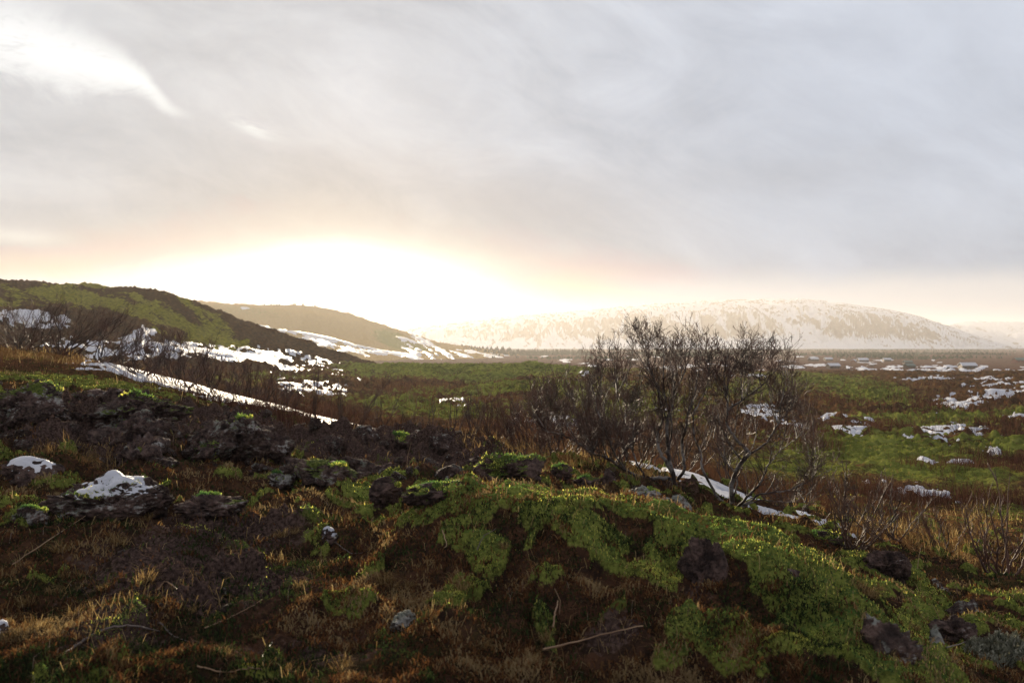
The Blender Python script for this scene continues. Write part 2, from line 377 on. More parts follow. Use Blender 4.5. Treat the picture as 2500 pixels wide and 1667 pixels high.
# named patches: (px, py, rx, ry, rot, nearest Y, farthest Y, weight) on the ground as the photograph shows it
def ell(px, py, e):
    ex, ey, rx, ry, rot = e[:5]; c, s_ = cos(radians(rot)), sin(radians(rot))
    dx = px - ex; dy = py - ey
    return np.exp(-(((dx * c + dy * s_) / rx) ** 2 + ((dy * c - dx * s_) / ry) ** 2) * 0.9)
def patches(px, py, Y, L):
    m = np.zeros_like(px)
    for e in L:
        ok = (Y >= e[5]) & (Y <= e[6])
        if not ok.any(): continue
        v = np.zeros_like(px); v[ok] = ell(px[ok], py[ok], e) * (e[7] if len(e) > 7 else 1.0)
        m = np.maximum(m, v)
    return m
MOSS = [(1010, 1200, 130, 22, 5, 3, 7.6), (1250, 1185, 210, 55, 8, 3, 7.6, 1.2), (1450, 1250, 160, 45, 10, 3, 7.6), (1580, 1255, 220, 32, 6, 3, 7.6), (1800, 1310, 230, 75, 12, 3, 7.6, 1.25),
        (1960, 1390, 150, 100, 35, 3, 7.6, 1.25), (2080, 1490, 130, 130, 40, 3, 7.6, 1.2), (2210, 1600, 120, 130, 42, 2.8, 7.6, 1.2), (1950, 1520, 150, 70, 30, 3, 7.6, 1.0), (1600, 1360, 120, 40, 20, 3, 7.6, 0.8), (1250, 1250, 140, 35, 0, 3, 7.6, 0.7),
        (870, 1235, 60, 30, 0, 5, 10), (180, 935, 220, 14, 5, 10, 22), (120, 1250, 110, 40, 0, 3, 7.6, 0.7), (760, 1175, 110, 30, 0, 7, 12, 0.8),
        (2200, 1440, 120, 50, 30, 5, 10, 0.8), (2400, 1500, 160, 60, 20, 5, 10, 0.6), (1050, 1480, 140, 40, 0, 3, 7.6, 0.5), (1700, 1560, 200, 50, 0, 3, 7.6, .45),
        (1450, 1330, 280, 75, 10, 3, 7.2, .82), (1150, 1290, 160, 45, 5, 3, 7.2, .7),
        # valley mounds
        (1100, 905, 320, 28, 2, 140, 290, 1.1), (1300, 950, 260, 18, -3, 80, 125, 1.1), (1050, 1000, 260, 40, 5, 40, 100, 0.75), (1500, 990, 260, 60, 0, 40, 200, 0.8), (1330, 900, 250, 20, 0, 150, 280),
        (2130, 960, 120, 34, 12, 70, 280, 1.1), (2000, 930, 180, 20, 5, 90, 300, 0.9), (2280, 1030, 230, 24, 0, 30, 160, 0.9), (2200, 1100, 330, 45, 3, 20, 110, 0.9), (2420, 1090, 180, 30, 0, 20, 110, 0.85), (2300, 1160, 260, 40, 3, 14, 60, .8), (2080, 1110, 260, 40, 4, 16, 60, .8), (2460, 1250, 120, 40, 0, 12, 40, .6),
        (1850, 960, 160, 40, 0, 50, 280, 0.75), (2380, 1200, 200, 30, 5, 14, 60, 0.6), (1950, 1150, 240, 60, 5, 16, 70, 0.7), (650, 930, 200, 20, 0, 60, 160, .6), (2480, 1010, 120, 12, 0, 60, 140, .8)]
SOIL = [(480, 1420, 330, 110, 0, 3, 8, 0.95), (560, 1300, 240, 45, 0, 4, 9, 0.9), (250, 1560, 260, 80, 0, 2.5, 6, 0.7), (750, 1600, 300, 60, 0, 2.5, 6, 0.6), (200, 1050, 320, 62, 4, 8, 17, 1.3), (560, 1065, 200, 55, 8, 8, 16, 1.2), (950, 1105, 340, 50, 4, 8, 16, 1.25),
        (600, 1100, 160, 40, 0, 8, 14, 0.9), (1500, 1570, 120, 30, 0, 2.5, 5, 0.7), (1620, 1190, 200, 25, 8, 9, 13, 0.6), (1700, 1430, 60, 45, 0, 3.5, 6, .6)]
GRASS = [(100, 870, 180, 22, 5, 16, 32, 1.0), (1330, 1120, 200, 40, 5, 9, 18, 1.0), (1620, 1175, 120, 30, 10, 9, 14, 0.8), (2250, 1320, 250, 45, 12, 8, 20, 0.9), (150, 1120, 260, 16, 0, 7, 10, .8), (800, 1300, 120, 60, 0, 4, 7, 0.4),
         (700, 925, 160, 30, 0, 40, 140, .5), (1250, 1060, 200, 40, 0, 18, 50, .7), (100, 1380, 140, 60, 0, 3, 7, .4), (2380, 1280, 150, 40, 5, 12, 25, .7)]
SNOW = [  # drifts behind the ridge edge
        (430, 925, 160, 25, 12, 19, 34, 2.6), (600, 968, 170, 25, 14, 18, 32, 2.6), (770, 1010, 120, 17, 16, 17, 28, 2.5), (880, 1040, 70, 12, 14, 16, 24, 2.2), (800, 1040, 40, 14, 12, 15, 20, 1.3),
        (1170, 1075, 40, 5, 8, 14, 17, 0.9), (1560, 1130, 70, 14, 18, 13, 17, 1.4), (1700, 1178, 110, 24, 22, 12, 17, 1.7), (1830, 1225, 90, 16, 20, 12, 16, 1.5), (1940, 1262, 90, 12, 20, 11.5, 15, 1.3),
        # hollow below the hills, left of centre
        (560, 885, 170, 13, 6, 60, 240, 1.3), (430, 868, 120, 12, 4, 60, 240, 1.2), (730, 960, 60, 9, 8, 40, 160, 1.0), (780, 945, 40, 8, 0, 40, 160, 1.0), (820, 955, 40, 10, 10, 40, 160, 1.0), (880, 972, 28, 4, 5, 40, 130, 1.0),
        (650, 912, 40, 7, 10, 60, 200, 1.0), (690, 937, 22, 6, 20, 50, 200, 0.9), (1100, 986, 38, 6, 4, 40, 100, 1.0), (770, 880, 40, 5, 0, 150, 300, 1), (790, 890, 34, 5, 0, 150, 300, 1), (878, 933, 9, 4, 0, 90, 200, .8),
        # valley, right
        (1870, 1013, 60, 10, 12, 30, 120, 1.2), (1950, 1040, 60, 8, 3, 30, 100, 1.1), (2075, 1058, 46, 10, -3, 30, 90, 1.3), (2110, 1030, 30, 7, 0, 30, 120, 1.0), (2050, 1025, 36, 5, 0, 30, 120, 0.9), (2300, 1060, 75, 14, 2, 30, 90, 1.2), (2360, 1056, 50, 12, 5, 30, 90, 1.0),
        (2270, 1130, 30, 6, 8, 20, 70, 1.1), (2340, 1128, 24, 4, 0, 20, 70, .9), (2230, 1200, 50, 8, 10, 15, 45, 1.2), (2300, 1210, 50, 8, 10, 15, 45, 1.0), (2410, 975, 90, 12, -14, 60, 200, 1.3), (2330, 985, 40, 8, 5, 60, 200, 1.0), (2460, 940, 80, 4, -4, 80, 260, 1.0),
        (2275, 925, 50, 3.5, 0, 120, 320, 1.1), (2400, 926, 60, 3, 0, 120, 320, .9), (1840, 920, 30, 3, 3, 100, 320, 1.1), (2470, 1018, 40, 6, -3, 40, 140, 1), (2430, 1105, 20, 6, 10, 20, 70, 1), (2290, 985, 18, 4, 20, 60, 200, .9), (2180, 1108, 20, 4, 0, 20, 70, .6),
        (1380, 1035, 60, 14, 8, 20, 60, .95), (1300, 1030, 30, 6, 8, 20, 60, .9), (1620, 1005, 50, 5, 4, 30, 90, 1.0), (2120, 1180, 14, 4, 0, 15, 45, .7),
        (1420, 917, 26, 3, 0, 140, 300, .9)]

_rs = np.random.default_rng(8)
for _ in range(110):
    _b = _rs.uniform(868, 926); _a = _rs.uniform(1300, 2560); _w = _rs.uniform(5, 26) * (0.4 + (_b - 868) / 50)
    SNOW.append((_a, _b, _w, _rs.uniform(1.0, 2.6) * (0.5 + (_b - 868) / 45), _rs.uniform(-4, 4), 330, 3000, _rs.uniform(.8, 1.2)))

def ground_detail(X, Y, px, py, moss, soil):
    """relief in metres added on the profile."""
    d = np.hypot(X, Y)
    nearw = 1 - sst(d, 14, 26); midw = sst(d, 14, 30) * (1 - sst(d, 500, 1200)); 
    mw = sst(moss + fbm2(X * 2.2, Y * 2.2, 3, 0.5, 201) * 0.9, 0.36, 0.56)
    pil = 0.045 * mw + (0.11 * (0.5 - np.abs(fbm2(X * 1.7 + 9, Y * 1.7, 2, 0.5, 15))) + 0.05 * (0.5 - np.abs(fbm2(X * 4.5, Y * 4.5 + 3, 2, 0.5, 16))) + 0.018 * (0.5 - np.abs(fbm2(X * 11, Y * 11, 2, 0.5, 17)))) * mw
    rough = fbm2(X * 1.3, Y * 1.3, 3, 0.5, 1) * 0.14 + pil + fbm2(X * 5, Y * 5, 3, 0.5, 5) * 0.022 + np.abs(fbm2(X * 14, Y * 14, 2, 0.5, 9)) * 0.012 + np.abs(fbm2(X * 7, Y * 7, 3, 0.6, 19)) * 0.05 * np.clip(soil, 0, 1)
    lava = np.abs(fbm2(X * 1.9, Y * 1.9, 4, 0.5, 21)) * 0.34
    hum = fbm2(X * 0.09, Y * 0.09, 3, 0.5, 31) * np.clip(d * 0.006, 0.05, 0.9) + (np.abs(fbm2(X * 0.45, Y * 0.45, 3, 0.55, 41)) - 0.2) * np.clip(d * 0.008, 0.1, 0.8)
    hum += np.abs(fbm2(X * 1.6, Y * 1.6, 2, 0.5, 51)) * np.clip(d * 0.0045, 0.05, 0.40) * (1 - sst(d, 120, 260))
    farr = fbm2(X * 0.008, Y * 0.008, 4, 0.5, 61) * sst(d, 500, 1500) * 1.3
    return nearw * (rough * (1 - 0.45 * moss) + lava * np.clip(soil, 0, 1) * sst(d, 6, 8)) + midw * hum + farr

def ground_rows():
    segs = [(1.0, 2.6, 0.03), (2.6, 16, 0.0052), (16, 60, 0.008), (60, 420, 0.011), (420, 1500, 0.03), (1500, 15000, 0.06)]
    L = []
    for a, b, st in segs: L.append(np.arange(math.log(a), math.log(b), st))
    return np.exp(np.concatenate(L + [[math.log(15000)]]))
def ground_cols():
    return np.concatenate([np.arange(-1.2, -0.74, 0.008), np.arange(-0.74, 0.74, 0.0017), np.arange(0.74, 1.21, 0.008)])
GY, GU = ground_rows(), ground_cols()
_Y, _U = np.meshgrid(GY, GU, indexing='ij'); _X = _U * _Y
_s = GT.slope(_U, _Y); _px = CX + F * _U; _py = CY + F * _s
g_moss = patches(_px, _py, _Y, MOSS); g_soil = patches(_px, _py, _Y, SOIL); g_grass = patches(_px, _py, _Y, GRASS); g_snow = patches(_px, _py, _Y, SNOW)
_Z = -_s * _Y + ground_detail(_X, _Y, _px, _py, g_moss, g_soil)
q = grid_quads(len(GY), len(GU))[:, ::-1]; _d0 = np.hypot(_X, _Y)
ground = link_mesh('ground', mesh_np('ground', np.stack([_X, _Y, _Z], -1).reshape(-1, 3), quads=q, attrs=dict(moss=np.where(_d0 < 20, sst(g_moss + fbm2(_X * 2.2, _Y * 2.2, 3, 0.5, 201) * 0.9, 0.36, 0.56), g_moss), soil=g_soil, grass=g_grass)), M['ground'])
tag(ground, kind='structure')
_LYG = np.log(GY)
def gz(x, y):
    """height of the finished ground mesh under a point (bilinear)."""
    x = np.atleast_1d(np.asarray(x, float)); y = np.atleast_1d(np.asarray(y, float)); u = x / y
    j = np.clip(np.searchsorted(GU, u) - 1, 0, len(GU) - 2); i = np.clip(np.searchsorted(GY, y) - 1, 0, len(GY) - 2)
    a = (u - GU[j]) / (GU[j + 1] - GU[j]); b = (y - GY[i]) / (GY[i + 1] - GY[i])
    return (_Z[i, j] * (1 - a) + _Z[i, j + 1] * a) * (1 - b) + (_Z[i + 1, j] * (1 - a) + _Z[i + 1, j + 1] * a) * b
def gfield(arr, x, y):
    u = x / y; j = np.clip(np.searchsorted(GU, u), 0, len(GU) - 1); i = np.clip(np.searchsorted(GY, y), 0, len(GY) - 1)
    return arr[i, j]
def on_ground(px, Y): 
    x = (px - CX) / F * Y
    return Vector((x, Y, float(gz(x, Y)[0])))
def hit(px, py, ymin=2.0, ymax=400.0):
    """where the line of sight through a photograph pixel meets the ground."""
    Ys = np.exp(np.linspace(math.log(ymin), math.log(ymax), 1500)); x = (px - CX) / F * Ys
    z = gz(x, Ys); r = -(py - CY) / F * Ys
    k = np.argmax(z >= r)
    if z[k] < r[k]: k = len(Ys) - 1
    return Vector((x[k], Ys[k], z[k]))

# snow lying on the ground: its own sheet, thick in the middle and dipping into the ground at its edge
def lay_snow(name, X, Y, Zs, w, amp, mat, nr, nc, thr=0.40, kind='stuff'):
    rag = fbm2(X / Y * 24, np.log(Y) * 20, 3, 0.55, 71) * 0.60 + fbm2(X / Y * 95, np.log(Y) * 62, 4, 0.6, 77) * 0.42
    v = w + rag * (w > 0.02) - thr
    h = np.clip(v, -0.9, 0.55) * amp
    keep = (v > -0.55) & (w > 0.04)
    qd = grid_quads(nr, nc)[:, ::-1]; k = keep.reshape(-1); qd = qd[k[qd].all(1)]
    used = np.unique(qd); remap = np.full(nr * nc, -1); remap[used] = np.arange(len(used))
    V = np.stack([X, Y, Zs + h], -1).reshape(-1, 3)[used]
    o = link_mesh(name, mesh_np(name, V, quads=remap[qd]), mat)
    return tag(o, kind=kind)
_d = np.hypot(_X, _Y)
_Zs = -_s * _Y + fbm2(_X * 0.09, _Y * 0.09, 3, 0.5, 31) * np.clip(_d * 0.006, 0.05, 0.9) * sst(_d, 14, 30) * (1 - sst(_d, 500, 1200)) + (_Z + _s * _Y) * sst(_d, 300, 600)
lay_snow('snow', _X, _Y, _Zs, g_snow, np.clip(_Y * 0.010, 0.14, 0.8), M['snow'], *_Y.shape)

# ------------------------------------------------------------------ hills and mountains
def sheet(name, cols, y0, y1, u0, u1, du, ystep, relief, masks, mat):
    T = Terrain(cols, y0, y1, 0.01)
    Yr = np.exp(np.arange(math.log(y0), math.log(y1), ystep)); Ur = np.arange(u0, u1, du)
    Y, U = np.meshgrid(Yr, Ur, indexing='ij'); X = U * Y
    s = T.slope(U, Y); px = CX + F * U; py = CY + F * s
    Z = -s * Y + relief(X, Y, px, py)
    at = masks(X, Y, Z, px, py)
    me = mesh_np(name, np.stack([X, Y, Z], -1).reshape(-1, 3), quads=grid_quads(len(Yr), len(Ur))[:, ::-1], attrs={k: v for k, v in at.items() if k not in ('lay', 'mean')})
    o = link_mesh(name, me, mat); tag(o, kind='structure')
    if 'lay' in at: lay_snow('snow', X, Y, -s * Y + at['mean'], at['lay'], np.clip(Y * 0.004, 0.8, 4.0), M['snow'], *Y.shape)
    return o, (Yr, Ur, Z)
H1 = {-1000: [(80, 900), (110, 850), (150, 760), (200, 690), (260, 650), (330, 680), (450, 860), (600, 930)],
 0: [(80, 905), (105, 862), (150, 800), (200, 742), (260, 697), (330, 712), (450, 870), (600, 930)],
 200: [(80, 910), (115, 865), (160, 808), (210, 748), (260, 697), (330, 712), (450, 870), (600, 930)],
 360: [(80, 915), (120, 875), (170, 822), (215, 760), (260, 690), (330, 712), (450, 870), (600, 930)],
 450: [(80, 930), (130, 885), (180, 838), (220, 780), (260, 716), (330, 750), (450, 880), (600, 930)],
 520: [(80, 940), (140, 892), (200, 838), (230, 795), (260, 746), (330, 785), (450, 890), (600, 930)],
 600: [(80, 960), (150, 900), (200, 855), (230, 825), (260, 790), (330, 815), (450, 900), (600, 930)],
 700: [(80, 980), (150, 910), (200, 872), (260, 826), (330, 842), (450, 905), (600, 930)],
 800: [(80, 1000), (150, 925), (220, 878), (260, 856), (330, 866), (450, 910), (600, 930)],
 900: [(80, 1010), (150, 940), (220, 905), (260, 884), (330, 890), (450, 920), (600, 930)],
 1100: [(80, 1030), (150, 965), (220, 935), (260, 925), (330, 925), (450, 930), (600, 930)]}
def h1_relief(X, Y, px, py):
    r = fbm2(X * 0.02, Y * 0.02, 3, 0.5, 101) * 2.2 + np.abs(fbm2(X * 0.10, Y * 0.035, 4, 0.55, 105)) * 1.6 + np.abs(fbm2(X * 0.5, Y * 0.4, 3, 0.55, 109)) * 0.6 + np.maximum(fbm2(X * 0.16, Y * 0.1, 3, 0.6, 111) - 0.4, 0) * 1.0
    return r * sst(Y, 85, 130) - 0.8
def h1_masks(X, Y, Z, px, py):
    m = (0.75 + fbm2((X + 0.9 * Y) * 0.075, (Y - 0.5 * X) * 0.018, 4, 0.6, 113) * 1.1) * patches(px, py, Y, [(300, 716, 120, 18, 4, 80, 400, .9), (450, 752, 80, 22, 28, 80, 400, .95), (330, 745, 110, 30, 15, 80, 400, 1.0), (420, 780, 130, 40, 25, 80, 400, 1.0), (510, 815, 80, 38, 25, 80, 400, 1.0), (140, 722, 80, 22, 0, 80, 400, .95), (240, 740, 100, 22, -10, 80, 400, .9), (560, 835, 60, 26, 10, 80, 400, .7), (20, 740, 50, 40, 0, 80, 400, .6)])
    sn = patches(px, py, Y, [(335, 817, 26, 8, 0, 100, 300, 1.2), (60, 780, 46, 9, 0, 100, 300, .72), (110, 790, 40, 7, 0, 100, 300, .75), (150, 790, 16, 5, 0, 100, 300, .8), (470, 862, 190, 14, 5, 80, 250, 1.15), (620, 880, 110, 14, 5, 80, 250, 1.2), (200, 835, 60, 5, 0, 80, 250, .8), (330, 855, 60, 8, 0, 80, 250, .9)])
    low = fbm2(X * 0.02, Y * 0.02, 3, 0.5, 101) * 2.2 * sst(Y, 85, 130)
    return dict(moss=m, lay=sn, mean=low + 0.2)
hill_near, _ = sheet('hill', H1, 80, 600, -0.95, 0.0, 0.0016, 0.011, h1_relief, h1_masks, M['hill'])
H2 = {-600: [(726, 930), (924, 850), (1144, 780), (1364, 730), (1540, 715), (1870, 760), (2640, 900)],
 200: [(726, 935), (924, 860), (1144, 790), (1364, 735), (1540, 722), (1870, 770), (2640, 900)],
 500: [(726, 935), (924, 868), (1144, 800), (1364, 748), (1540, 732), (1870, 780), (2640, 900)],
 640: [(726, 935), (924, 868), (1144, 808), (1364, 758), (1540, 740), (1870, 790), (2640, 900)],
 770: [(726, 935), (880, 885), (990, 858), (1144, 825), (1364, 770), (1540, 745), (1870, 790), (2640, 900)],
 850: [(726, 935), (880, 890), (990, 868), (1144, 842), (1364, 792), (1540, 764), (1870, 800), (2640, 900)],
 920: [(726, 935), (880, 893), (990, 874), (1144, 856), (1364, 812), (1540, 784), (1870, 815), (2640, 900)],
 970: [(726, 935), (880, 896), (990, 880), (1144, 868), (1364, 826), (1540, 798), (1870, 825), (2640, 900)],
 1050: [(726, 935), (880, 899), (990, 886), (1144, 874), (1364, 848), (1540, 828), (1870, 850), (2640, 900)],
 1100: [(726, 935), (880, 899), (990, 888), (1144, 876), (1364, 858), (1540, 842), (1870, 855), (2640, 900)],
 1200: [(726, 935), (880, 901), (990, 892), (1144, 880), (1364, 867), (1540, 854), (1870, 866), (2640, 900)],
 1300: [(726, 935), (880, 904), (990, 899), (1144, 890), (1364, 880), (1540, 868), (1870, 880), (2640, 905)],
 1400: [(726, 935), (880, 908), (990, 906), (1144, 902), (1364, 894), (1540, 886), (1870, 893), (2640, 910)],
 1500: [(726, 935), (880, 920), (990, 915), (1144, 912), (1364, 908), (1540, 902), (1870, 905), (2640, 915)]}
def h2_relief(X, Y, px, py):
    r = fbm2(X * 0.0055, Y * 0.0055, 3, 0.5, 121) * 4.0 + np.abs(fbm2(X * 0.027, Y * 0.018, 4, 0.55, 125)) * 3.4 + np.abs(fbm2(X * 0.18, Y * 0.14, 3, 0.55, 129)) * 1.3
    return r * sst(Y, 750, 950) - 1.6
def h2_masks(X, Y, Z, px, py):
    m = patches(px, py, Y, [(960, 830, 50, 20, 25, 660, 2000, 0.9), (1010, 850, 50, 12, 10, 660, 2000, .7), (600, 760, 160, 25, 3, 660, 2000, 0.35)])
    sn = patches(px, py, Y, [(760, 822, 120, 3.5, 12, 660, 2000, 1.3), (900, 850, 90, 3.0, 12, 660, 2000, 1.3), (985, 868, 60, 4, 11, 660, 2000, 1.2), (790, 842, 45, 8, 14, 660, 2000, .95), (850, 856, 30, 5, 12, 660, 2000, .9), (930, 863, 28, 3, 10, 660, 2000, 1),
        (1015, 822, 50, 2.2, 36, 660, 2000, 1.2), (1050, 842, 60, 2.2, 36, 660, 2000, 1.1), (1085, 862, 50, 2, 36, 660, 2000, 1.0), (1040, 850, 40, 1.8, 38, 660, 2000, 1.0), (1000, 835, 22, 4, 20, 660, 2000, .8), (1050, 872, 50, 2.5, 30, 660, 2000, .95), (1010, 862, 30, 5, 25, 660, 2000, .9), (1120, 868, 40, 1.8, 20, 660, 2000, .9), (1180, 866, 50, 2.5, 12, 660, 2000, 1.1), (1160, 878, 50, 2, 10, 660, 2000, .7),
        (1240, 880, 50, 1.8, 8, 660, 2000, .8), (1270, 874, 60, 2, 8, 660, 2000, 1.0), (1340, 887, 60, 2.5, 6, 660, 2000, 1.0), (595, 757, 10, 2, 5, 660, 2000, 1), (780, 882, 44, 6, 2, 660, 1150, 1), (795, 893, 36, 6, 0, 660, 1150, 1.1)])
    low = fbm2(X * 0.0055, Y * 0.0055, 3, 0.5, 121) * 4.0 * sst(Y, 750, 950)
    return dict(moss=m, lay=sn, mean=low - 0.2)
hill_far, H2D = sheet('hill', H2, 726, 2640, -0.8, 0.13, 0.0014, 0.011, h2_relief, h2_masks, M['hill_haze_gold'])

MT = {x: None for x in ()}
def mtn(summit, shoulder): return [(3500, 880), (3800, 858), (3950, 850), (4150, 851 - (851 - shoulder) * 0.45), (4400, shoulder), (4800, (shoulder * 0.35 + summit * 0.65)), (5300, summit), (6250, summit + 30), (7500, 870)]
for x, su, sh in [(500, 850, 852), (800, 830, 838), (1000, 800, 815), (1150, 778, 800), (1250, 768, 790), (1400, 757, 778), (1500, 748, 768), (1600, 738, 763), (1700, 732, 758), (1800, 729, 756), (1930, 725, 757), (2000, 731, 757), (2100, 742, 762), (2200, 756, 775), (2300, 788, 803), (2400, 826, 838), (2480, 846, 852), (2600, 858, 862)]:
    MT[x] = mtn(su, sh)
def mt_relief(X, Y, px, py):
    g = np.abs(fbm2(X * 0.008 + fbm2(X * .004, Y * .004, 3, .5, 141) * 0.5, Y * 0.0020, 5, 0.6, 143))
    return (-g * 58 + fbm2(X * 0.0024, Y * 0.0024, 4, 0.5, 147) * 14) * sst(Y, 3800, 4250) * (0.35 + 0.65 * (1 - sst(Y, 4450, 4900)))
def mt_masks(X, Y, Z, px, py):
    h = (851 - py)
    wx = fbm2(X * .003, Y * .003, 3, .5, 149) * 90; streak = fbm2((X + wx) * 0.036 + Y * .012 * fbm2(X * .001, Y * 0, 2, .5, 152), Y * 0.0036, 5, 0.66, 151)
    g_ = np.abs(fbm2(X * 0.008 + fbm2(X * .004, Y * .004, 3, .5, 141) * 0.5, Y * 0.0020, 5, 0.6, 143)); mott = fbm2(X * 0.02, Y * 0.02, 5, 0.7, 153)
    rock = sst(h, 22, 42) * (1 - sst(Y, 4325, 4500)) * 1.0
    blocks = patches(px, py, Y, [(1640, 790, 120, 26, 0, 3500, 4600, .8), (1820, 790, 90, 22, 0, 3500, 4600, .9), (2090, 790, 110, 22, 6, 3500, 4600, 1.0), (2230, 815, 60, 14, 15, 3500, 4600, .8), (1480, 800, 120, 20, 0, 3500, 4600, .5), (1300, 805, 150, 22, 0, 3500, 4600, .5)])
    gap = patches(px, py, Y, [(1930, 800, 50, 50, 20, 3500, 4600, .9)])
    thin = fbm2(X * 0.008, Y * 0.020, 5, 0.65, 157)
    s = 0.84 - rock * 0.50 - blocks * 0.62 + gap * 0.5 + (g_ - 0.22) * 1.3 + streak * 0.80 + mott * 0.22 - sst(thin, 0.15, 0.5) * 0.5 * sst(Y, 4350, 4650)
    s = s + (1 - sst(h, 10, 30)) * 0.15
    return dict(snow=s)
sheet('mountain', MT, 3500, 7500, -0.35, 0.72, 0.0013, 0.006, mt_relief, mt_masks, M['mountain'])
MT2 = {1900: None, 2250: 812, 2330: 782, 2400: 781, 2520: 783, 2750: 770, 3000: 790, 3400: 820, 3900: 840}
MT2 = {x: [(5500, 870), (6000, 852), (6750, (su or 850) * 0.5 + 426), (7750, (su or 850)), (8750, (su or 850) + 12), (10000, 870)] for x, su in MT2.items()}
def m2_relief(X, Y, px, py): return (-np.abs(fbm2(X * 0.006, Y * 0.002, 5, 0.6, 163)) * 35 + fbm2(X * 0.002, Y * 0.002, 3, 0.5, 167) * 20) * sst(Y, 6000, 6750)
def m2_masks(X, Y, Z, px, py):
    return dict(snow=0.95 + fbm2(X * 0.010, Y * 0.008, 5, 0.65, 171) * 0.9)
sheet('mountain', MT2, 5500, 10000, 0.3, 1.25, 0.0022, 0.010, m2_relief, m2_masks, M['mountain'])

# ------------------------------------------------------------------ far plain: small snow fields, woods, cabins
def ramp_mat(name, stops, trans=0.35, tr_gain=1.0, grain=0.0):
    """leaf/blade material: colour by the blade's own tint value."""
    m, n, o = new_mat(name)
    r = n.node('ShaderNodeValToRGB'); e = r.color_ramp.elements
    while len(e) < len(stops): e.new(0.5)
    for k, (p_, c) in enumerate(stops): e[k].position = p_; e[k].color = (*c, 1)
    n.put(r.inputs[0], n.attr('tint')); c = E(n, r.outputs[0])
    tc = n.mix(1.0, c, (tr_gain, tr_gain, tr_gain * 0.8), 'MULTIPLY')
    leafy(n, o, c, trans, tc)
    return m
M['moss'] = ramp_mat('moss', [(0, (0.022, 0.050, 0.020)), (0.42, (0.052, 0.105, 0.036)), (0.72, (0.125, 0.175, 0.042)), (1, (0.40, 0.37, 0.095))], 0.5, 2.2)
M['heather'] = ramp_mat('heather', [(0, (0.012, 0.016, 0.009)), (0.28, (0.030, 0.046, 0.016)), (0.48, (0.022, 0.014, 0.010)), (0.72, (0.085, 0.036, 0.018)), (0.9, (0.135, 0.066, 0.027)), (1, (0.20, 0.14, 0.075))], 0.35, 1.3)
M['dry_grass'] = ramp_mat('dry_grass', [(0, (0.055, 0.032, 0.015)), (0.5, (0.165, 0.102, 0.046)), (1, (0.34, 0.25, 0.13))], 0.4, 1.3)
M['twig_cover'] = ramp_mat('twig_cover', [(0, (0.026, 0.014, 0.012)), (0.5, (0.085, 0.038, 0.028)), (1, (0.15, 0.075, 0.040))], 0.1, 1.0)
M['needles'] = ramp_mat('needles', [(0, (0.012, 0.020, 0.010)), (1, (0.035, 0.045, 0.018))], 0.15)

def blades(base, height, width, lean, tint, rng, az=None, curl=0.6):
    """n tapered bent strips; base (n,3); lean 0..1 how far the tip falls over."""
    n = len(base); a = rng.uniform(0, 2 * pi, n) if az is None else az
    f = rng.uniform(0, 2 * pi, n)
    dx, dy = np.cos(a), np.sin(a); sx, sy = np.cos(f) * width * 0.5, np.sin(f) * width * 0.5
    up = height * np.sqrt(np.clip(1 - (lean * 0.85) ** 2, 0.05, 1)); out = height * lean
    V = np.empty((n, 5, 3))
    V[:, 0] = base + np.stack([-sx, -sy, -0.1 * height], -1); V[:, 1] = base + np.stack([sx, sy, -0.1 * height], -1)
    mx = base + np.stack([dx * out * (0.5 - 0.25 * curl), dy * out * (0.5 - 0.25 * curl), up * (0.5 + 0.2 * curl)], -1)
    V[:, 2] = mx + np.stack([sx * .75, sy * .75, 0 * sx], -1); V[:, 3] = mx - np.stack([sx * .75, sy * .75, 0 * sx], -1)
    V[:, 4] = base + np.stack([dx * out, dy * out, up * (1.0 - 0.25 * curl * lean)], -1)
    return V, np.repeat(tint[:, None], 5, 1)
def blade_mesh(name, parts, mat):
    V = np.concatenate([p[0].reshape(-1, 3) for p in parts]); t = np.concatenate([p[1].ravel() for p in parts])
    k = np.arange(len(V) // 5) * 5
    return mesh_np(name, V, quads=np.stack([k, k + 1, k + 2, k + 3], -1), tris=np.stack([k + 3, k + 2, k + 4], -1), attrs=dict(tint=t), smooth=False)
def scatter(n, y0, y1, power, rng, u0=-0.78, u1=0.78):
    t = rng.uniform(0, 1, n); e = -power
    Y = (y0 ** e + t * (y1 ** e - y0 ** e)) ** (1 / e); u = rng.uniform(u0, u1, n)
    return u * Y, Y
def cover(n, y0, y1, power, rng, prob, u0=-0.78, u1=0.78):
    x, y = scatter(n, y0, y1, power, rng, u0, u1)
    k = rng.uniform(0, 1, n) < prob(x, y); x, y = x[k], y[k]
    return x, y, gz(x, y)

rng = np.random.default_rng(21)
# moss: short fuzzy shoots over the cushions
def p_moss(x, y):
    nz = fbm2(x * 2.2, y * 2.2, 3, 0.5, 201) * 0.9
    return sst(gfield(g_moss, x, y) + nz, 0.40, 0.54) * (gfield(g_soil, x, y) < 0.75)
x, y, z = cover(850000, 2.6, 24, 1.3, rng, p_moss)
k = np.clip(y / 5, 0.8, 3.0); n_ = len(x)
lowf = fbm2(x * 1.4, y * 1.4, 3, 0.5, 205); fin = fbm2(x * 9, y * 9, 2, 0.5, 207)
tint = np.clip(0.50 + lowf * 0.55 + fin * 0.35 + rng.normal(0, 0.08, n_), 0, 1)
hh = rng.uniform(0.004, 0.010, n_) * k ** 0.6 * (1 + fin)
mossb = blades(np.stack([x, y, z], -1), hh, rng.uniform(0.0035, 0.0065, n_) * k ** 0.8, rng.uniform(0.45, 1.1, n_), tint, rng)
o = link_mesh('moss', blade_mesh('moss', [mossb], M['moss']), M['moss']); tag(o, kind='stuff')
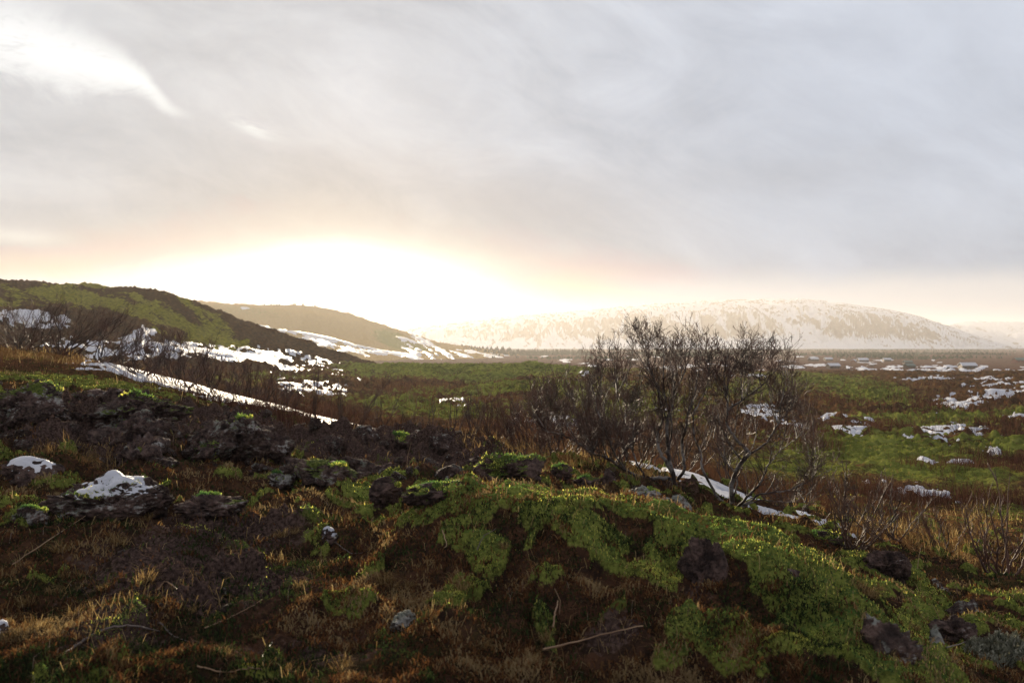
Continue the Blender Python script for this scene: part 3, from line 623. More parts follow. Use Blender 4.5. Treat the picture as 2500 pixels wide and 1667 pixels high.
# taller yellow moss shoots that catch the low sun
x, y, z = cover(90000, 2.8, 24, 1.2, rng, lambda x, y: p_moss(x, y) * np.clip(0.45 + fbm2(x * 1.1, y * 1.1, 3, .5, 209), 0, 1))
n_ = len(x); k = np.clip(y / 5, 0.8, 3.0)
sh = blades(np.stack([x, y, z + 0.006], -1), rng.uniform(0.010, 0.021, n_) * k ** 0.6, rng.uniform(0.003, 0.005, n_) * k ** 0.8, rng.uniform(0.1, 0.6, n_), np.clip(rng.normal(.92, .10, n_), 0, 1), rng)
o = link_mesh('moss_shoots', blade_mesh('moss_shoots', [sh], M['moss']), M['moss']); tag(o, kind='stuff')
# heather, crowberry and dead leaves between
def p_heath(x, y):
    nz = fbm2(x * 1.6, y * 1.6, 3, 0.55, 211) * 0.9
    return np.clip(0.85 - sst(gfield(g_moss, x, y) + nz, 0.35, 0.75) * 0.72, 0, 1) * np.clip(1.0 - 0.93 * sst(gfield(g_soil, x, y) + nz * 0.7, 0.35, 0.75), 0, 1) * (gfield(g_snow, x, y) < 0.5)
x, y, z = cover(430000, 2.3, 26, 1.15, rng, p_heath)
n_ = len(x); k = np.clip(y / 5, 0.8, 3.0); lowf = fbm2(x * 0.9, y * 0.9, 3, 0.55, 213); fin = fbm2(x * 5, y * 5, 2, 0.5, 217)
tint = np.clip(0.50 + lowf * 0.85 + fin * 0.5 + rng.normal(0, 0.17, n_), 0, 1)
hb = blades(np.stack([x, y, z + rng.uniform(0, .025, n_)], -1), rng.uniform(0.012, 0.038, n_) * k ** 0.5 * (1 + 0.8 * fin), rng.uniform(0.005, 0.012, n_) * k ** 0.7, rng.uniform(0.4, 1.1, n_), tint, rng)
o = link_mesh('heather', blade_mesh('heather', [hb], M['heather']), M['heather']); tag(o, kind='stuff')
# bent woody stems of heather and crowberry
def p_stem(x, y): return np.clip(p_heath(x, y) * (0.35 + fbm2(x * 1.3, y * 1.3, 3, .5, 241) * 1.2), 0, 1)
x, y, z = cover(26000, 2.4, 12, 1.3, rng, p_stem)
n_ = len(x); st = blades(np.stack([x, y, z], -1), rng.uniform(0.04, 0.12, n_), rng.uniform(0.002, 0.0036, n_) * np.clip(y / 4, 1, 2.2), rng.uniform(0.2, 1.05, n_), np.clip(rng.normal(.5, .3, n_), 0, 1), rng, curl=1.1)
M['stem'] = ramp_mat('stem', [(0, (0.018, 0.012, 0.011)), (0.5, (0.060, 0.028, 0.020)), (0.85, (0.13, 0.055, 0.032)), (1, (0.16, 0.125, 0.10))], 0.1)
o = link_mesh('heather_stems', blade_mesh('heather_stems', [st], M['stem']), M['stem']); tag(o, kind='stuff')
# dry grass
def p_grass(x, y):
    nz = fbm2(x * 0.9, y * 0.9, 3, 0.5, 221)
    return sst(gfield(g_grass, x, y) + nz * 0.5, 0.3, 0.8) * (gfield(g_snow, x, y) < 0.6)
x, y, z = cover(150000, 3.0, 60, 0.9, rng, p_grass)
n_ = len(x); k = np.clip(y / 9, 0.5, 3)
gb = blades(np.stack([x, y, z], -1), rng.uniform(0.08, 0.24, n_) * np.clip(y / 10, 0.45, 1.4), rng.uniform(0.004, 0.008, n_) * k, rng.uniform(0.2, 0.95, n_), np.clip(rng.normal(0.5, 0.25, n_) + fbm2(x, y, 2, .5, 223) * .5, 0, 1), rng)
o = link_mesh('dry_grass', blade_mesh('dry_grass', [gb], M['dry_grass']), M['dry_grass']); tag(o, kind='stuff')
# loose dead straws and stalks over the whole foreground
x, y, z = cover(24000, 2.4, 14, 1.1, rng, lambda x, y: np.clip(0.25 + fbm2(x * 1.2, y * 1.2, 3, 0.5, 227), 0, 1))
n_ = len(x); st = blades(np.stack([x, y, z + 0.008], -1), rng.uniform(0.04, 0.15, n_), rng.uniform(0.002, 0.004, n_) * np.clip(y / 4, 1, 2.5), rng.uniform(0.7, 1.17, n_), rng.uniform(0.15, 1, n_), rng, curl=1.0)
o = link_mesh('dead_straw', blade_mesh('dead_straw', [st], M['dry_grass']), M['dry_grass']); tag(o, kind='stuff')
# low leafless scrub over the valley and along the drift
SCRUB = [(560, 985, 190, 14, 14, 14, 19, 1.1), (690, 1015, 90, 14, 14, 13, 17, 1.0), (330, 880, 120, 14, 10, 30, 60, .9), (600, 900, 330, 45, 6, 40, 240, .75), (1250, 1060, 260, 60, 0, 16, 60, .9), (1560, 960, 220, 30, 0, 50, 200, .6),
         (1500, 910, 500, 12, 0, 200, 400, 1.0), (1900, 915, 200, 14, 0, 120, 330, 1.1), (2350, 940, 260, 30, 0, 80, 330, 1.25), (2200, 990, 330, 14, 0, 50, 140, 1.0), (2420, 985, 140, 26, 0, 60, 140, 1.0), (2300, 1060, 200, 16, 0, 28, 80, .8), (2080, 1050, 260, 22, 0, 28, 90, .8),
         (2200, 1200, 260, 20, 6, 14, 45, .75), (2420, 1140, 120, 20, 0, 18, 60, 1.0), (1980, 1100, 120, 20, 0, 20, 60, .9), (1000, 950, 220, 16, 0, 90, 140, .8), (1420, 960, 120, 14, 0, 70, 140, .8), (2000, 1000, 120, 14, 5, 40, 120, 1), (900, 1040, 200, 20, 5, 20, 45, .6), (2230, 1270, 260, 30, 10, 10, 22, .6), (2060, 940, 60, 20, 0, 90, 250, .8)]
g_scrub = patches(_px, _py, _Y, SCRUB)
def p_scrub(x, y):
    nz = fbm2(x * 0.12, y * 0.12, 4, 0.55, 231)
    return 0.6 * sst(gfield(g_scrub, x, y) + nz * 1.1, 0.36, 0.85) * np.where(gfield(g_snow, x, y) > 0.5, 0.16, 1.0)
x, y, z = cover(520000, 12, 380, 0.55, rng, p_scrub)
n_ = len(x); d_ = np.clip(y / 20, 0.7, 9)
tw = blades(np.stack([x, y, z], -1), rng.uniform(0.20, 0.60, n_) * np.clip(y / 30, 0.7, 1.9), 0.009 * d_, rng.uniform(0.05, 0.7, n_), np.clip(rng.normal(0.5, 0.25, n_) + fbm2(x * .06, y * .06, 3, .5, 233) * .7, 0, 1), rng, curl=0.3)
o = link_mesh('scrub', blade_mesh('scrub', [tw], M['twig_cover']), M['twig_cover']); tag(o, kind='stuff')

# mossy and grassy tussocks over the valley mounds
def p_tuss(x, y):
    nz = fbm2(x * 0.5, y * 0.5, 3, 0.55, 251); nf = fbm2(x * 0.11, y * 0.11, 3, .5, 253)
    return np.clip(sst(gfield(g_moss, x, y) + nf * 0.6, 0.25, 0.7) * (0.35 + nz * 1.3), 0, 1) * (gfield(g_snow, x, y) < 0.4)
x, y, z = cover(420000, 13, 330, 0.55, rng, p_tuss)
n_ = len(x); d_ = np.clip(y / 22, 0.8, 8)
tb = blades(np.stack([x, y, z], -1), rng.uniform(0.04, 0.13, n_) * np.clip(y / 30, 0.8, 2.6), rng.uniform(0.008, 0.016, n_) * d_, rng.uniform(0.3, 1.05, n_), np.clip(0.40 + fbm2(x * .25, y * .25, 3, .5, 255) * .7 + rng.normal(0, .17, n_), 0, 1), rng)
M['tussock'] = ramp_mat('tussock', [(0, (0.026, 0.022, 0.010)), (0.35, (0.060, 0.062, 0.018)), (0.65, (0.115, 0.120, 0.030)), (0.85, (0.17, 0.155, 0.05)), (1, (0.20, 0.13, 0.06))], 0.4, 1.3)
o = link_mesh('tussocks', blade_mesh('tussocks', [tb], M['tussock']), M['tussock']); tag(o, kind='stuff')

# ------------------------------------------------------------------ rocks
def lava_mat():
    m, n, o = new_mat('lava_rock')
    p = n.coord('Object'); f1 = n.noise(p, 9.0, 7, 0.7); f2 = n.noise(p, 26.0, 5, 0.65); v = n.vor(p, 34.0); f3 = n.noise(p, 3.0, 4, 0.6)
    c = n.mix(n.ss(f1, 0.35, 0.7), (0.020, 0.014, 0.013), (0.125, 0.080, 0.068))
    li = n.ss(n.attr('lichen') + (f1 - 0.5) * 1.2 + (f2 - 0.5) * 1.2, 0.46, 0.78)
    c = n.mix(li, c, n.mix(n.ss(f3, 0.4, 0.6), (0.15, 0.16, 0.135), (0.26, 0.25, 0.24)))
    ms = n.ss(n.attr('moss') + (f1 - 0.5) * 0.9 + (f2 - 0.5) * 0.6, 0.42, 0.6)
    c = n.mix(ms, c, n.mix(n.ss(f2, 0.35, 0.65), (0.030, 0.045, 0.010), (0.095, 0.11, 0.022)))
    pbsdf(n, o, c, 0.92, 0.12, n.bump(f1 * 1.2 + f2 * 0.5 + v * 0.5, 1.0, 0.05))
    return m
M['lava'] = lava_mat()
import bmesh
_ico = {}
def ico(sub):
    if sub not in _ico:
        bm = bmesh.new(); bmesh.ops.create_icosphere(bm, subdivisions=sub, radius=1.0)
        V = np.array([v.co[:] for v in bm.verts]); T = np.array([[v.index for v in f.verts] for f in bm.faces]); bm.free()
        _ico[sub] = (V, T)
    return _ico[sub]
def rock_shape(seed, half, sub=5, rough=1.0, crag=1.0):
    V, T = ico(sub); r_ = np.random.default_rng(seed); off = r_.uniform(-50, 50, 3)
    a = fbm3(V * 1.1 + off, 3, 0.5, seed % 50) * 0.42
    b = fbm3(V * 2.6 + off, 4, 0.6, 3 + seed % 50, ridged=True) - 0.75
    c = np.abs(fbm3(V * 7.0 + off, 3, 0.6, 9 + seed % 50))
    s = 1 + a + b * 0.30 * crag - c * 0.20 * rough
    # a few flat broken faces
    for q in range(6):
        nrm = r_.normal(size=3); nrm /= np.linalg.norm(nrm); dd = r_.uniform(0.62, 0.9)
        h = (V * s[:, None]) @ nrm; s = np.where(h > dd, s * (dd + (h - dd) * 0.25) / np.maximum(h, 1e-3), s)
    W = V * s[:, None]; hi = np.abs(W).max(0); W = W / hi * np.array(half)
    return W, T
def vnormals(W, T):
    fn = np.cross(W[T[:, 1]] - W[T[:, 0]], W[T[:, 2]] - W[T[:, 0]]); vn = np.zeros_like(W)
    for k in range(3): np.add.at(vn, T[:, k], fn)
    return vn / (np.linalg.norm(vn, axis=1)[:, None] + 1e-9)
def one_piece(mask, T):
    """keep only the connected region round the strongest vertex."""
    Tk = T[(mask > 0)[T].all(1)]
    if not len(Tk): return mask
    lab = np.zeros(len(mask), bool); lab[Tk.ravel()[np.argmax(mask[Tk.ravel()])]] = True
    while True:
        hit_ = lab[Tk].any(1); n0 = lab.sum(); lab[Tk[hit_].ravel()] = True
        if lab.sum() == n0: break
    return np.where(lab, mask, np.minimum(mask, -0.01))
def cap_mesh(name, W, T, vn, mask, thick):
    k = one_piece(mask + 0.15, T) > 0; Tk = T[k[T].all(1)]
    W = W.copy(); cnt = np.bincount(T.ravel(), minlength=len(W))[:, None]
    for _ in range(14):                                   # snow rounds off the crags beneath it
        S = np.zeros_like(W); fc = W[T].mean(1)
        for c_ in range(3): np.add.at(S, T[:, c_], fc)
        W = S / cnt
    if not len(Tk): return None
    used = np.unique(Tk); rm = np.full(len(W), -1); rm[used] = np.arange(len(used))
    V = W[used] + np.array([0, 0, 1.0]) * (np.clip(mask[used], -0.3, 0.4) * thick)[:, None]
    return mesh_np(name, V, tris=rm[Tk])
def fuzz_mesh(name, W, vn, mask, n, rng, hmin=0.006, hmax=0.015, scale=1.0, tbias=0.12):
    ok = np.where(mask > 0)[0]
    if not len(ok): return None
    i = rng.choice(ok, n); b = W[i] + rng.normal(0, 0.006 * scale, (n, 3))
    t = np.clip(0.5 + tbias + fbm3(b * 6, 2, .5, 3) * 0.5 + rng.normal(0, 0.14, n), 0, 1)
    az = np.arctan2(vn[i, 1], vn[i, 0])
    return blade_mesh(name, [blades(b, rng.uniform(hmin, hmax, n) * scale, rng.uniform(0.004, 0.008, n) * scale, np.clip(1.1 - vn[i, 2] + rng.uniform(-.3, .3, n), 0.1, 1.1), t, rng, az=az)], M['moss'])
def rock(x0, x1, yt, yb, seed, label, moss=0.0, snow=0.0, lichen=0.3, Y=None, sub=5, depth=0.8, crag=1.0, side=0.0, cat='rock', name='lava_rock', sink=0.35, group=None, patch=None):
    cx = (x0 + x1) / 2
    b = hit(cx, yb - 0.12 * (yb - yt)) if Y is None else on_ground(cx, Y)
    Yb = b.y; w = (x1 - x0) / F * Yb; h = (yb - yt) / F * Yb; d = w * depth
    top = -(yt - CY) / F * (Yb + d * 0.15); bot = top - h * (1 + sink)
    W, T = rock_shape(seed, (w / 2 * 1.04, d / 2, (top - bot) / 2), sub, crag=crag)
    vn = vnormals(W, T); sc = Yb / 6.0
    nz = fbm3(W / max(w, .2) * 4 + seed, 4, 0.55, 5); rel = W / np.array([w / 2, d / 2, (top - bot) / 2])
    upm = vn[:, 2] * 0.7 + rel[:, 2] * 0.5 + rel[:, 0] * side
    mm = (upm + nz * 0.8 - (1.25 - moss * 1.1)) if moss > 0 else np.full(len(W), -1.0)
    me = mesh_np(name, W, tris=T, attrs=dict(lichen=np.clip(lichen * 0.75 + vn[:, 2] * 0.15 + nz * 0.35, 0, 1.2), moss=np.clip(mm * 1.6 + 0.3, 0, 1) * (moss > 0)))
    o = link_mesh(name, me, M['lava']); o.location = (b.x, Yb + d * 0.15, (top + bot) / 2)
    tag(o, label, cat, group)
    r_ = np.random.default_rng(seed + 900)
    mm = one_piece(mm - 0.06, T)
    if moss > 0 and (mm > 0).any():
        f = fuzz_mesh('moss_cap', W, vn, mm, int(np.clip((mm > 0).mean() * w * d * 26000 / sc ** 1.2, 800, 16000)), r_, scale=np.clip(sc, .8, 2.6))
        if f: link_mesh('moss_cap', f, M['moss'], o)
    if snow > 0:
        sm = rel[:, 2] * 1.15 + vn[:, 2] * 0.25 + nz * 0.55 - (1.30 - snow * 0.9)
        cm = cap_mesh('snow_cap', W, T, vn, sm, 0.16 * h + 0.03)
        if cm: link_mesh('snow_cap', cm, M['snow_clean'], o)
    return o
M['snow_clean'] = snow_mat('snow_cap', 0.06)
rock(88, 432, 1148, 1278, 1, 'large snow topped lava boulder beside brown grass at far left', moss=0.22, snow=0.52, lichen=0.42, sub=6, depth=0.75)
rock(-30, 146, 1112, 1190, 2, 'low snow capped dark rock cut by the photo left edge', snow=0.72, lichen=0.25, sub=5)
rock(262, 402, 1098, 1168, 3, 'grey lichen crusted rock behind the large snow topped boulder', moss=0.25, snow=0.38, lichen=0.6, sub=5, Y=9.0)
rock(-40, 160, 932, 1018, 4, 'dark lava rock with green moss flank at upper left edge', moss=0.5, lichen=0.5, sub=6, side=-0.3)
rock(182, 452, 942, 1048, 5, 'wide lava outcrop with yellow moss hanging over its right end', moss=0.55, lichen=0.55, sub=6, side=0.38)
rock(425, 705, 1008, 1128, 6, 'big craggy black lava boulder with grey lichen', moss=0.12, lichen=0.5, sub=6, crag=1.4)
rock(600, 720, 1050, 1128, 46, 'smaller jagged lava rock leaning on the big craggy boulder', lichen=0.5, crag=1.4)
rock(476, 538, 1078, 1128, 7, 'round green moss cushion below the craggy black boulder', moss=1.15, lichen=0.1, sub=5, cat='moss cushion', name='moss_cushion', crag=0.3)
rock(322, 360, 1022, 1048, 47, 'small bright green moss cushion among dark lava rubble', moss=1.15, lichen=0.1, sub=4, cat='moss cushion', name='moss_cushion', crag=0.3)
rock(1042, 1112, 1050, 1112, 9, 'pointed dark lava rock before the tan grass', lichen=0.4, crag=1.4)
rock(935, 1012, 1055, 1092, 49, 'low lava rock with a thin yellow moss rim near the snow drift end', moss=0.45, lichen=0.3)
rock(865, 935, 1046, 1090, 50, 'dark rough rock at the lower end of the snow drift', lichen=0.4)
rock(1155, 1335, 1106, 1182, 10, 'dome shaped lava rock topped with bright yellow green moss', moss=0.66, lichen=0.15, sub=6, Y=6.7)
rock(1343, 1402, 1130, 1168, 11, 'small round dark rock with a yellow moss crown', moss=0.6, lichen=0.05, Y=9.0)
rock(1400, 1470, 1156, 1186, 51, 'flat mossy stone between the round rock and the tree', moss=0.6, lichen=0.2, Y=9.2)
rock(1462, 1505, 1150, 1192, 53, 'small upright dark stone left of the lichen slab', lichen=0.25, Y=9.4, depth=0.6)
rock(1498, 1642, 1186, 1234, 12, 'grey green lichen covered slab under the larger birch', lichen=0.85, moss=0.15, Y=8.6)
rock(1625, 1690, 1206, 1250, 54, 'rounded pale lichen stone beside the lichen slab', lichen=0.8, Y=8.3)
rock(900, 978, 1150, 1222, 14, 'dark lava knob at the left end of the moss ridge', moss=0.25, lichen=0.15, Y=6.2, side=0.3)
rock(978, 1150, 1168, 1228, 55, 'long lava ledge carrying a sunlit strip of yellow moss', moss=0.62, lichen=0.2, Y=5.9)
rock(1345, 1425, 1212, 1262, 15, 'dark red lava lump on the middle of the moss ridge', moss=0.15, lichen=0.1, Y=5.75)
rock(1400, 1465, 1222, 1275, 56, 'pale grey lichen stone against the dark red lump', lichen=0.75, Y=5.65)
rock(1262, 1395, 1232, 1290, 57, 'mossy shelf of rock glowing green below the dark red lump', moss=0.75, lichen=0.1, Y=5.5)
rock(1662, 1806, 1312, 1462, 16, 'big bare brown lava block set in the mossy mound', lichen=0.1, Y=4.75, sub=6, depth=0.7)
rock(1880, 1965, 1385, 1440, 17, 'small dark stone under the crest of the mossy mound', lichen=0.35, Y=4.65)
rock(2108, 2245, 1332, 1415, 18, 'black lava rock among brown grass right of the mossy mound', lichen=0.15, sub=6, Y=8.6)
rock(2230, 2330, 1412, 1470, 19, 'narrow lichen spotted rock lower down the right slope', lichen=0.6, Y=8.7)
rock(2320, 2405, 1460, 1520, 58, 'dark lumpy rock above the woolly lichen clump', lichen=0.45, Y=7.5)
rock(2270, 2400, 1500, 1575, 59, 'dark sunken boulder beside the woolly lichen clump', lichen=0.15, Y=6.8)
rock(2090, 2265, 1500, 1660, 20, 'dark rock with white lichen streaks at the foot of the mound', lichen=0.5, Y=3.95, sub=6, side=0.2)
rock(2268, 2305, 1530, 1575, 60, 'small white crusted stone on the right rim of the mound', lichen=1.1, Y=4.25)
rock(425, 595, 1203, 1258, 24, 'low flat dark rock right of the large snow topped boulder', moss=0.1, lichen=0.25, sub=5)
rock(768, 832, 1286, 1330, 22, 'little stone with two caps of snow in the brown heath', snow=0.8, lichen=0.4)
rock(-35, 24, 1508, 1560, 23, 'small snow dusted stone at the lower left edge', snow=0.95, lichen=0.4)
rock(640, 720, 1152, 1190, 61, 'small pale lichen rock behind the brown heath', lichen=0.7, moss=0.2)
rock(700, 870, 1120, 1180, 62, 'low mossy lava hump in front of the rubble field', moss=0.5, lichen=0.45, sub=6)
rock(20, 120, 1230, 1290, 63, 'pale lichen stone beside the large snow topped boulder', moss=0.35, lichen=0.6)
rock(946, 1036, 1490, 1540, 64, 'small stone with a fringe of pale lichen in dark heath', lichen=0.9, sub=5)
rock(1960, 2060, 1290, 1330, 65, 'low mossy stone at the back of the mound near the small shrub', moss=0.6, lichen=0.2, Y=9.8)
# rubble: loose lava lumps in two fields and over the dark soil
_rub = []
for k in range(8):
    W, T = rock_shape(300 + k, (0.5, 0.45, 0.36), 4, 1.2, 1.5); vn = vnormals(W, T); nz = fbm3(W * 5 + k, 3, .5, 6)
    _rub.append(mesh_np('lava_lump', W, tris=T, attrs=dict(lichen=np.clip(0.28 + nz * 0.6, 0, 1), moss=np.zeros(len(W))))); _rub[-1].materials.append(M['lava'])
def rubble(n, boxpx, y0, y1, s0, s1, label, group, seed):
    r_ = np.random.default_rng(seed)
    for _ in range(n):
        px = r_.uniform(boxpx[0], boxpx[1]); Y = math.exp(r_.uniform(math.log(y0), math.log(y1)))
        g = on_ground(px, Y); s = s0 * (s1 / s0) ** (r_.uniform() ** 2.2)
        o = bpy.data.objects.new('lava_lump', _rub[int(r_.integers(len(_rub)))]); COL.objects.link(o)
        o.location = (g.x, g.y, g.z - s * 0.02); o.rotation_euler = (r_.uniform(-.5, .5), r_.uniform(-.5, .5), r_.uniform(0, 6.28)); o.scale = (s * r_.uniform(.8, 1.3), s * r_.uniform(.8, 1.2), s * r_.uniform(.7, 1.1))
        tag(o, label, 'rock', group)
rubble(85, (-60, 440), 8.6, 14.0, 0.16, 0.85, 'dark reddish lava lump in the rubble below the left outcrops', 'lava lumps below the left outcrops', 41)
rubble(95, (640, 1170), 8.6, 14.5, 0.14, 0.70, 'dark lava lump in the rubble field between snow drift and moss ridge', 'lava lumps between drift and moss ridge', 42)
rubble(40, (430, 660), 9.0, 13.0, 0.14, 0.6, 'dark lava lump around the foot of the craggy black boulder', 'lava lumps round the craggy boulder', 43)
rubble(26, (1420, 1720), 8.0, 10.5, 0.08, 0.25, 'dark lava lump in the bare soil under the birches', 'lava lumps under the birches', 44)
rubble(40, (60, 900), 3.6, 7.0, 0.03, 0.10, 'pebble of dark lava on the bare soil in front', 'lava pebbles on the bare soil', 45)
# woolly pale lichen clump, lower right
def lichen_clump():
    b = hit(2440, 1625); r_ = np.random.default_rng(77); Yb = b.y; n_ = 2600; rad = 85 / F * Yb
    th = r_.uniform(0, 2 * pi, n_); rr = np.sqrt(r_.uniform(0, 1, n_)) * rad; x = rr * np.cos(th); y = rr * np.sin(th) * 0.8
    h = np.sqrt(np.clip(1 - (rr / rad) ** 2, 0, 1)) * 80 / F * Yb * (0.75 + 0.5 * fbm2(x * 12, y * 12, 2, .5, 3))
    V = blades(np.stack([x, y, h - 0.02], -1), r_.uniform(0.02, 0.05, n_), r_.uniform(0.008, 0.018, n_), r_.uniform(0.2, 1, n_), np.clip(r_.normal(.5, .25, n_), 0, 1), r_)
    m = ramp_mat('woolly_lichen', [(0, (0.06, 0.065, 0.05)), (0.6, (0.17, 0.17, 0.13)), (1, (0.30, 0.29, 0.24))], 0.2)
    o = link_mesh('lichen_clump', blade_mesh('lichen_clump', [V], m), m); o.location = b
    tag(o, 'pale grey woolly lichen clump in the lower right corner', 'lichen')
lichen_clump()

# ------------------------------------------------------------------ trees and shrubs without leaves
def bark_mat():
    m, n, o = new_mat('birch_bark')
    p = n.coord('Object'); x, y, z = n.sep(p)
    band = n.noise(n.xyz(x * 6.0, y * 6.0, z * 55.0), 1.0, 4, 0.7); patch = n.noise(p, 5.0, 4, 0.6)
    c = n.mix(n.ss(patch, 0.44, 0.58), (0.026, 0.017, 0.014), (0.135, 0.12, 0.112))
    c = n.mix(n.ss(band, 0.54, 0.64), c, (0.016, 0.011, 0.010))
    pbsdf(n, o, c, 0.7, 0.25, n.bump(band + patch, 0.6, 0.01)); return m
def twig_mat(name, a, b):
    m, n, o = new_mat(name); f = n.noise(n.coord('Object'), 3.0, 3, 0.6)
    pbsdf(n, o, n.mix(n.ss(f, .35, .65), a, b), 0.55, 0.3); return m
M['bark'] = bark_mat()
M['twig'] = twig_mat('twigs', (0.018, 0.010, 0.008), (0.078, 0.034, 0.022))
M['red_twig'] = twig_mat('red_twigs', (0.035, 0.016, 0.013), (0.085, 0.036, 0.024))
class Tubes:
    def __init__(s): s.V = []; s.Q = []; s.T = []; s.n = 0
    def add(s, pts, r0, r1, sides=4):
        pts = np.asarray(pts, float); m = len(pts); tg = np.gradient(pts, axis=0); tg /= np.linalg.norm(tg, axis=1)[:, None] + 1e-9
        ref = np.array([0.31, 0.93, 0.17]); a = np.cross(tg, ref); a /= np.linalg.norm(a, axis=1)[:, None] + 1e-9; b = np.cross(tg, a)
        r = np.linspace(r0, r1, m)[:, None]; an = np.arange(sides) * 2 * pi / sides
        ring = pts[:, None, :] + (a[:, None, :] * np.cos(an)[None, :, None] + b[:, None, :] * np.sin(an)[None, :, None]) * r[:, None, :]
        s.V.append(ring.reshape(-1, 3)); i = np.arange(m * sides).reshape(m, sides) + s.n
        j = np.roll(i, -1, 1); s.Q.append(np.stack([i[:-1], j[:-1], j[1:], i[1:]], -1).reshape(-1, 4)); s.n += m * sides
    def mesh(s, name): return mesh_np(name, np.concatenate(s.V), quads=np.concatenate(s.Q))
def smooth_line(pts, k, rng, wob=0.0):
    """resample a polyline through its points with Catmull-Rom and a little wander."""
    p = np.asarray(pts, float); p = np.vstack([2 * p[0] - p[1], p, 2 * p[-1] - p[-2]]); out = []
    for i in range(1, len(p) - 2):
        for t in np.arange(k) / k:
            out.append(0.5 * (2 * p[i] + (p[i + 1] - p[i - 1]) * t + (2 * p[i - 1] - 5 * p[i] + 4 * p[i + 1] - p[i + 2]) * t * t + (3 * p[i] - p[i - 1] - 3 * p[i + 1] + p[i + 2]) * t ** 3))
    out.append(p[-2]); out = np.array(out)
    if wob: out[1:-1] += rng.normal(0, wob, out[1:-1].shape)
    return out
def twig_path(p0, d, L, rng, up, k=5, wand=0.16):
    d = np.array(d, float); d /= np.linalg.norm(d); pts = [np.array(p0, float)]; st = L / (k - 1)
    for i in range(k - 1):
        d = d + np.array([0, 0, up * 0.30]) + rng.normal(0, wand, 3); d /= np.linalg.norm(d); pts.append(pts[-1] + d * st)
    return np.array(pts)
def sprout(pts, r0, r1, level, top, rng, out, dens, lens, up=0.55, start=0.25, ang=(0.45, 0.95)):
    """grow side twigs along a branch; lens[level] is their length in metres."""
    if level > top: return
    seg = np.linalg.norm(np.diff(pts, axis=0), axis=1); cum = np.concatenate([[0], np.cumsum(seg)]); L = cum[-1]
    n_ = rng.poisson(dens[level - 1] * L * (1 - start)); 
    for t in rng.uniform(start, 1.0, n_):
        s_ = t * L; i = min(np.searchsorted(cum, s_, 'right') - 1, len(seg) - 1); f = (s_ - cum[i]) / (seg[i] + 1e-9)
        p0 = pts[i] * (1 - f) + pts[i + 1] * f; tg = (pts[i + 1] - pts[i]) / (seg[i] + 1e-9)
        q = np.cross(tg, rng.normal(size=3)); q /= np.linalg.norm(q) + 1e-9; a = rng.uniform(*ang)
        d = tg * cos(a) + q * sin(a) + np.array([0, 0, up * 0.5])
        rr = (r0 + (r1 - r0) * t) * 0.62; ln = lens[level - 1] * rng.uniform(0.5, 1.25) * (1.15 - 0.5 * t)
        rr = min(rr, 0.003 + ln * 0.014); re = max(0.0011, rr * 0.35)
        path = twig_path(p0, d, ln, rng, up); out.append((path, rr, re, level))
        sprout(path, rr, re, level + 1, top, rng, out, dens, lens, up, 0.15, ang)
def plant(name, base, stems, label, cat, seed, top=3, dens=(5, 7, 8), lens=(0.55, 0.28, 0.13), up=0.55, trunk_mat='bark', twig_m='twig', group=None, thick=1.0, buds=True, rmin=1.0):
    """stems: [(points, r0, r1)] in world space; the thing is an Empty at its foot with trunk and crown."""
    rng = np.random.default_rng(seed); root = bpy.data.objects.new(name, None); COL.objects.link(root); root.location = base; root.empty_display_size = 0.1
    tag(root, label, cat, group); bs = np.array(base); tr, cr = Tubes(), Tubes(); tw = []
    for pts, r0, r1 in stems:
        line = smooth_line(np.asarray(pts) - bs, 5, rng, 0.006)
        tr.add(line, r0 * thick, r1 * thick, 7); sprout(line, r0 * thick, r1 * thick, 1, top, rng, tw, dens, lens, up, 0.22)
    tips = []
    for path, a, b, lv in tw:
        cr.add(path, max(a, .0024 * rmin), max(b, .0016 * rmin), 4 if lv == 1 else 3)
        if buds and lv >= top - 1: tips.append(path)
    if buds:
        for path in tips:
            for q in range(2):
                i = rng.integers(1, len(path)); d = path[i] - path[i - 1]; d /= np.linalg.norm(d) + 1e-9
                cr.add([path[i], path[i] + (d + rng.normal(0, .35, 3)) * 0.014, path[i] + (d + rng.normal(0, .35, 3)) * 0.026], 0.0036, 0.001, 3)
    link_mesh('trunk', tr.mesh('trunk'), M[trunk_mat], root)
    if cr.V: link_mesh('crown', cr.mesh('crown'), M[twig_m], root)
    return root
def PL(pts, Y, seed, spread=0.5):
    """photo polyline -> world, wandering in depth about distance Y."""
    r_ = np.random.default_rng(seed); k = len(pts); dz = np.cumsum(r_.normal(0, spread / k ** 0.5, k)); dz -= dz[0]
    return [P(px, py, Y + d) for (px, py), d in zip(pts, dz)]
YA = 11.6
gA = on_ground(1648, YA)
_foot = lambda px, Y, py: Vector(((px - CX) / F * Y, Y, min(float(gz((px - CX) / F * Y, Y)[0]) - 0.03, -(py - CY) / F * Y)))
baseA = _foot(1650, YA, 1192)
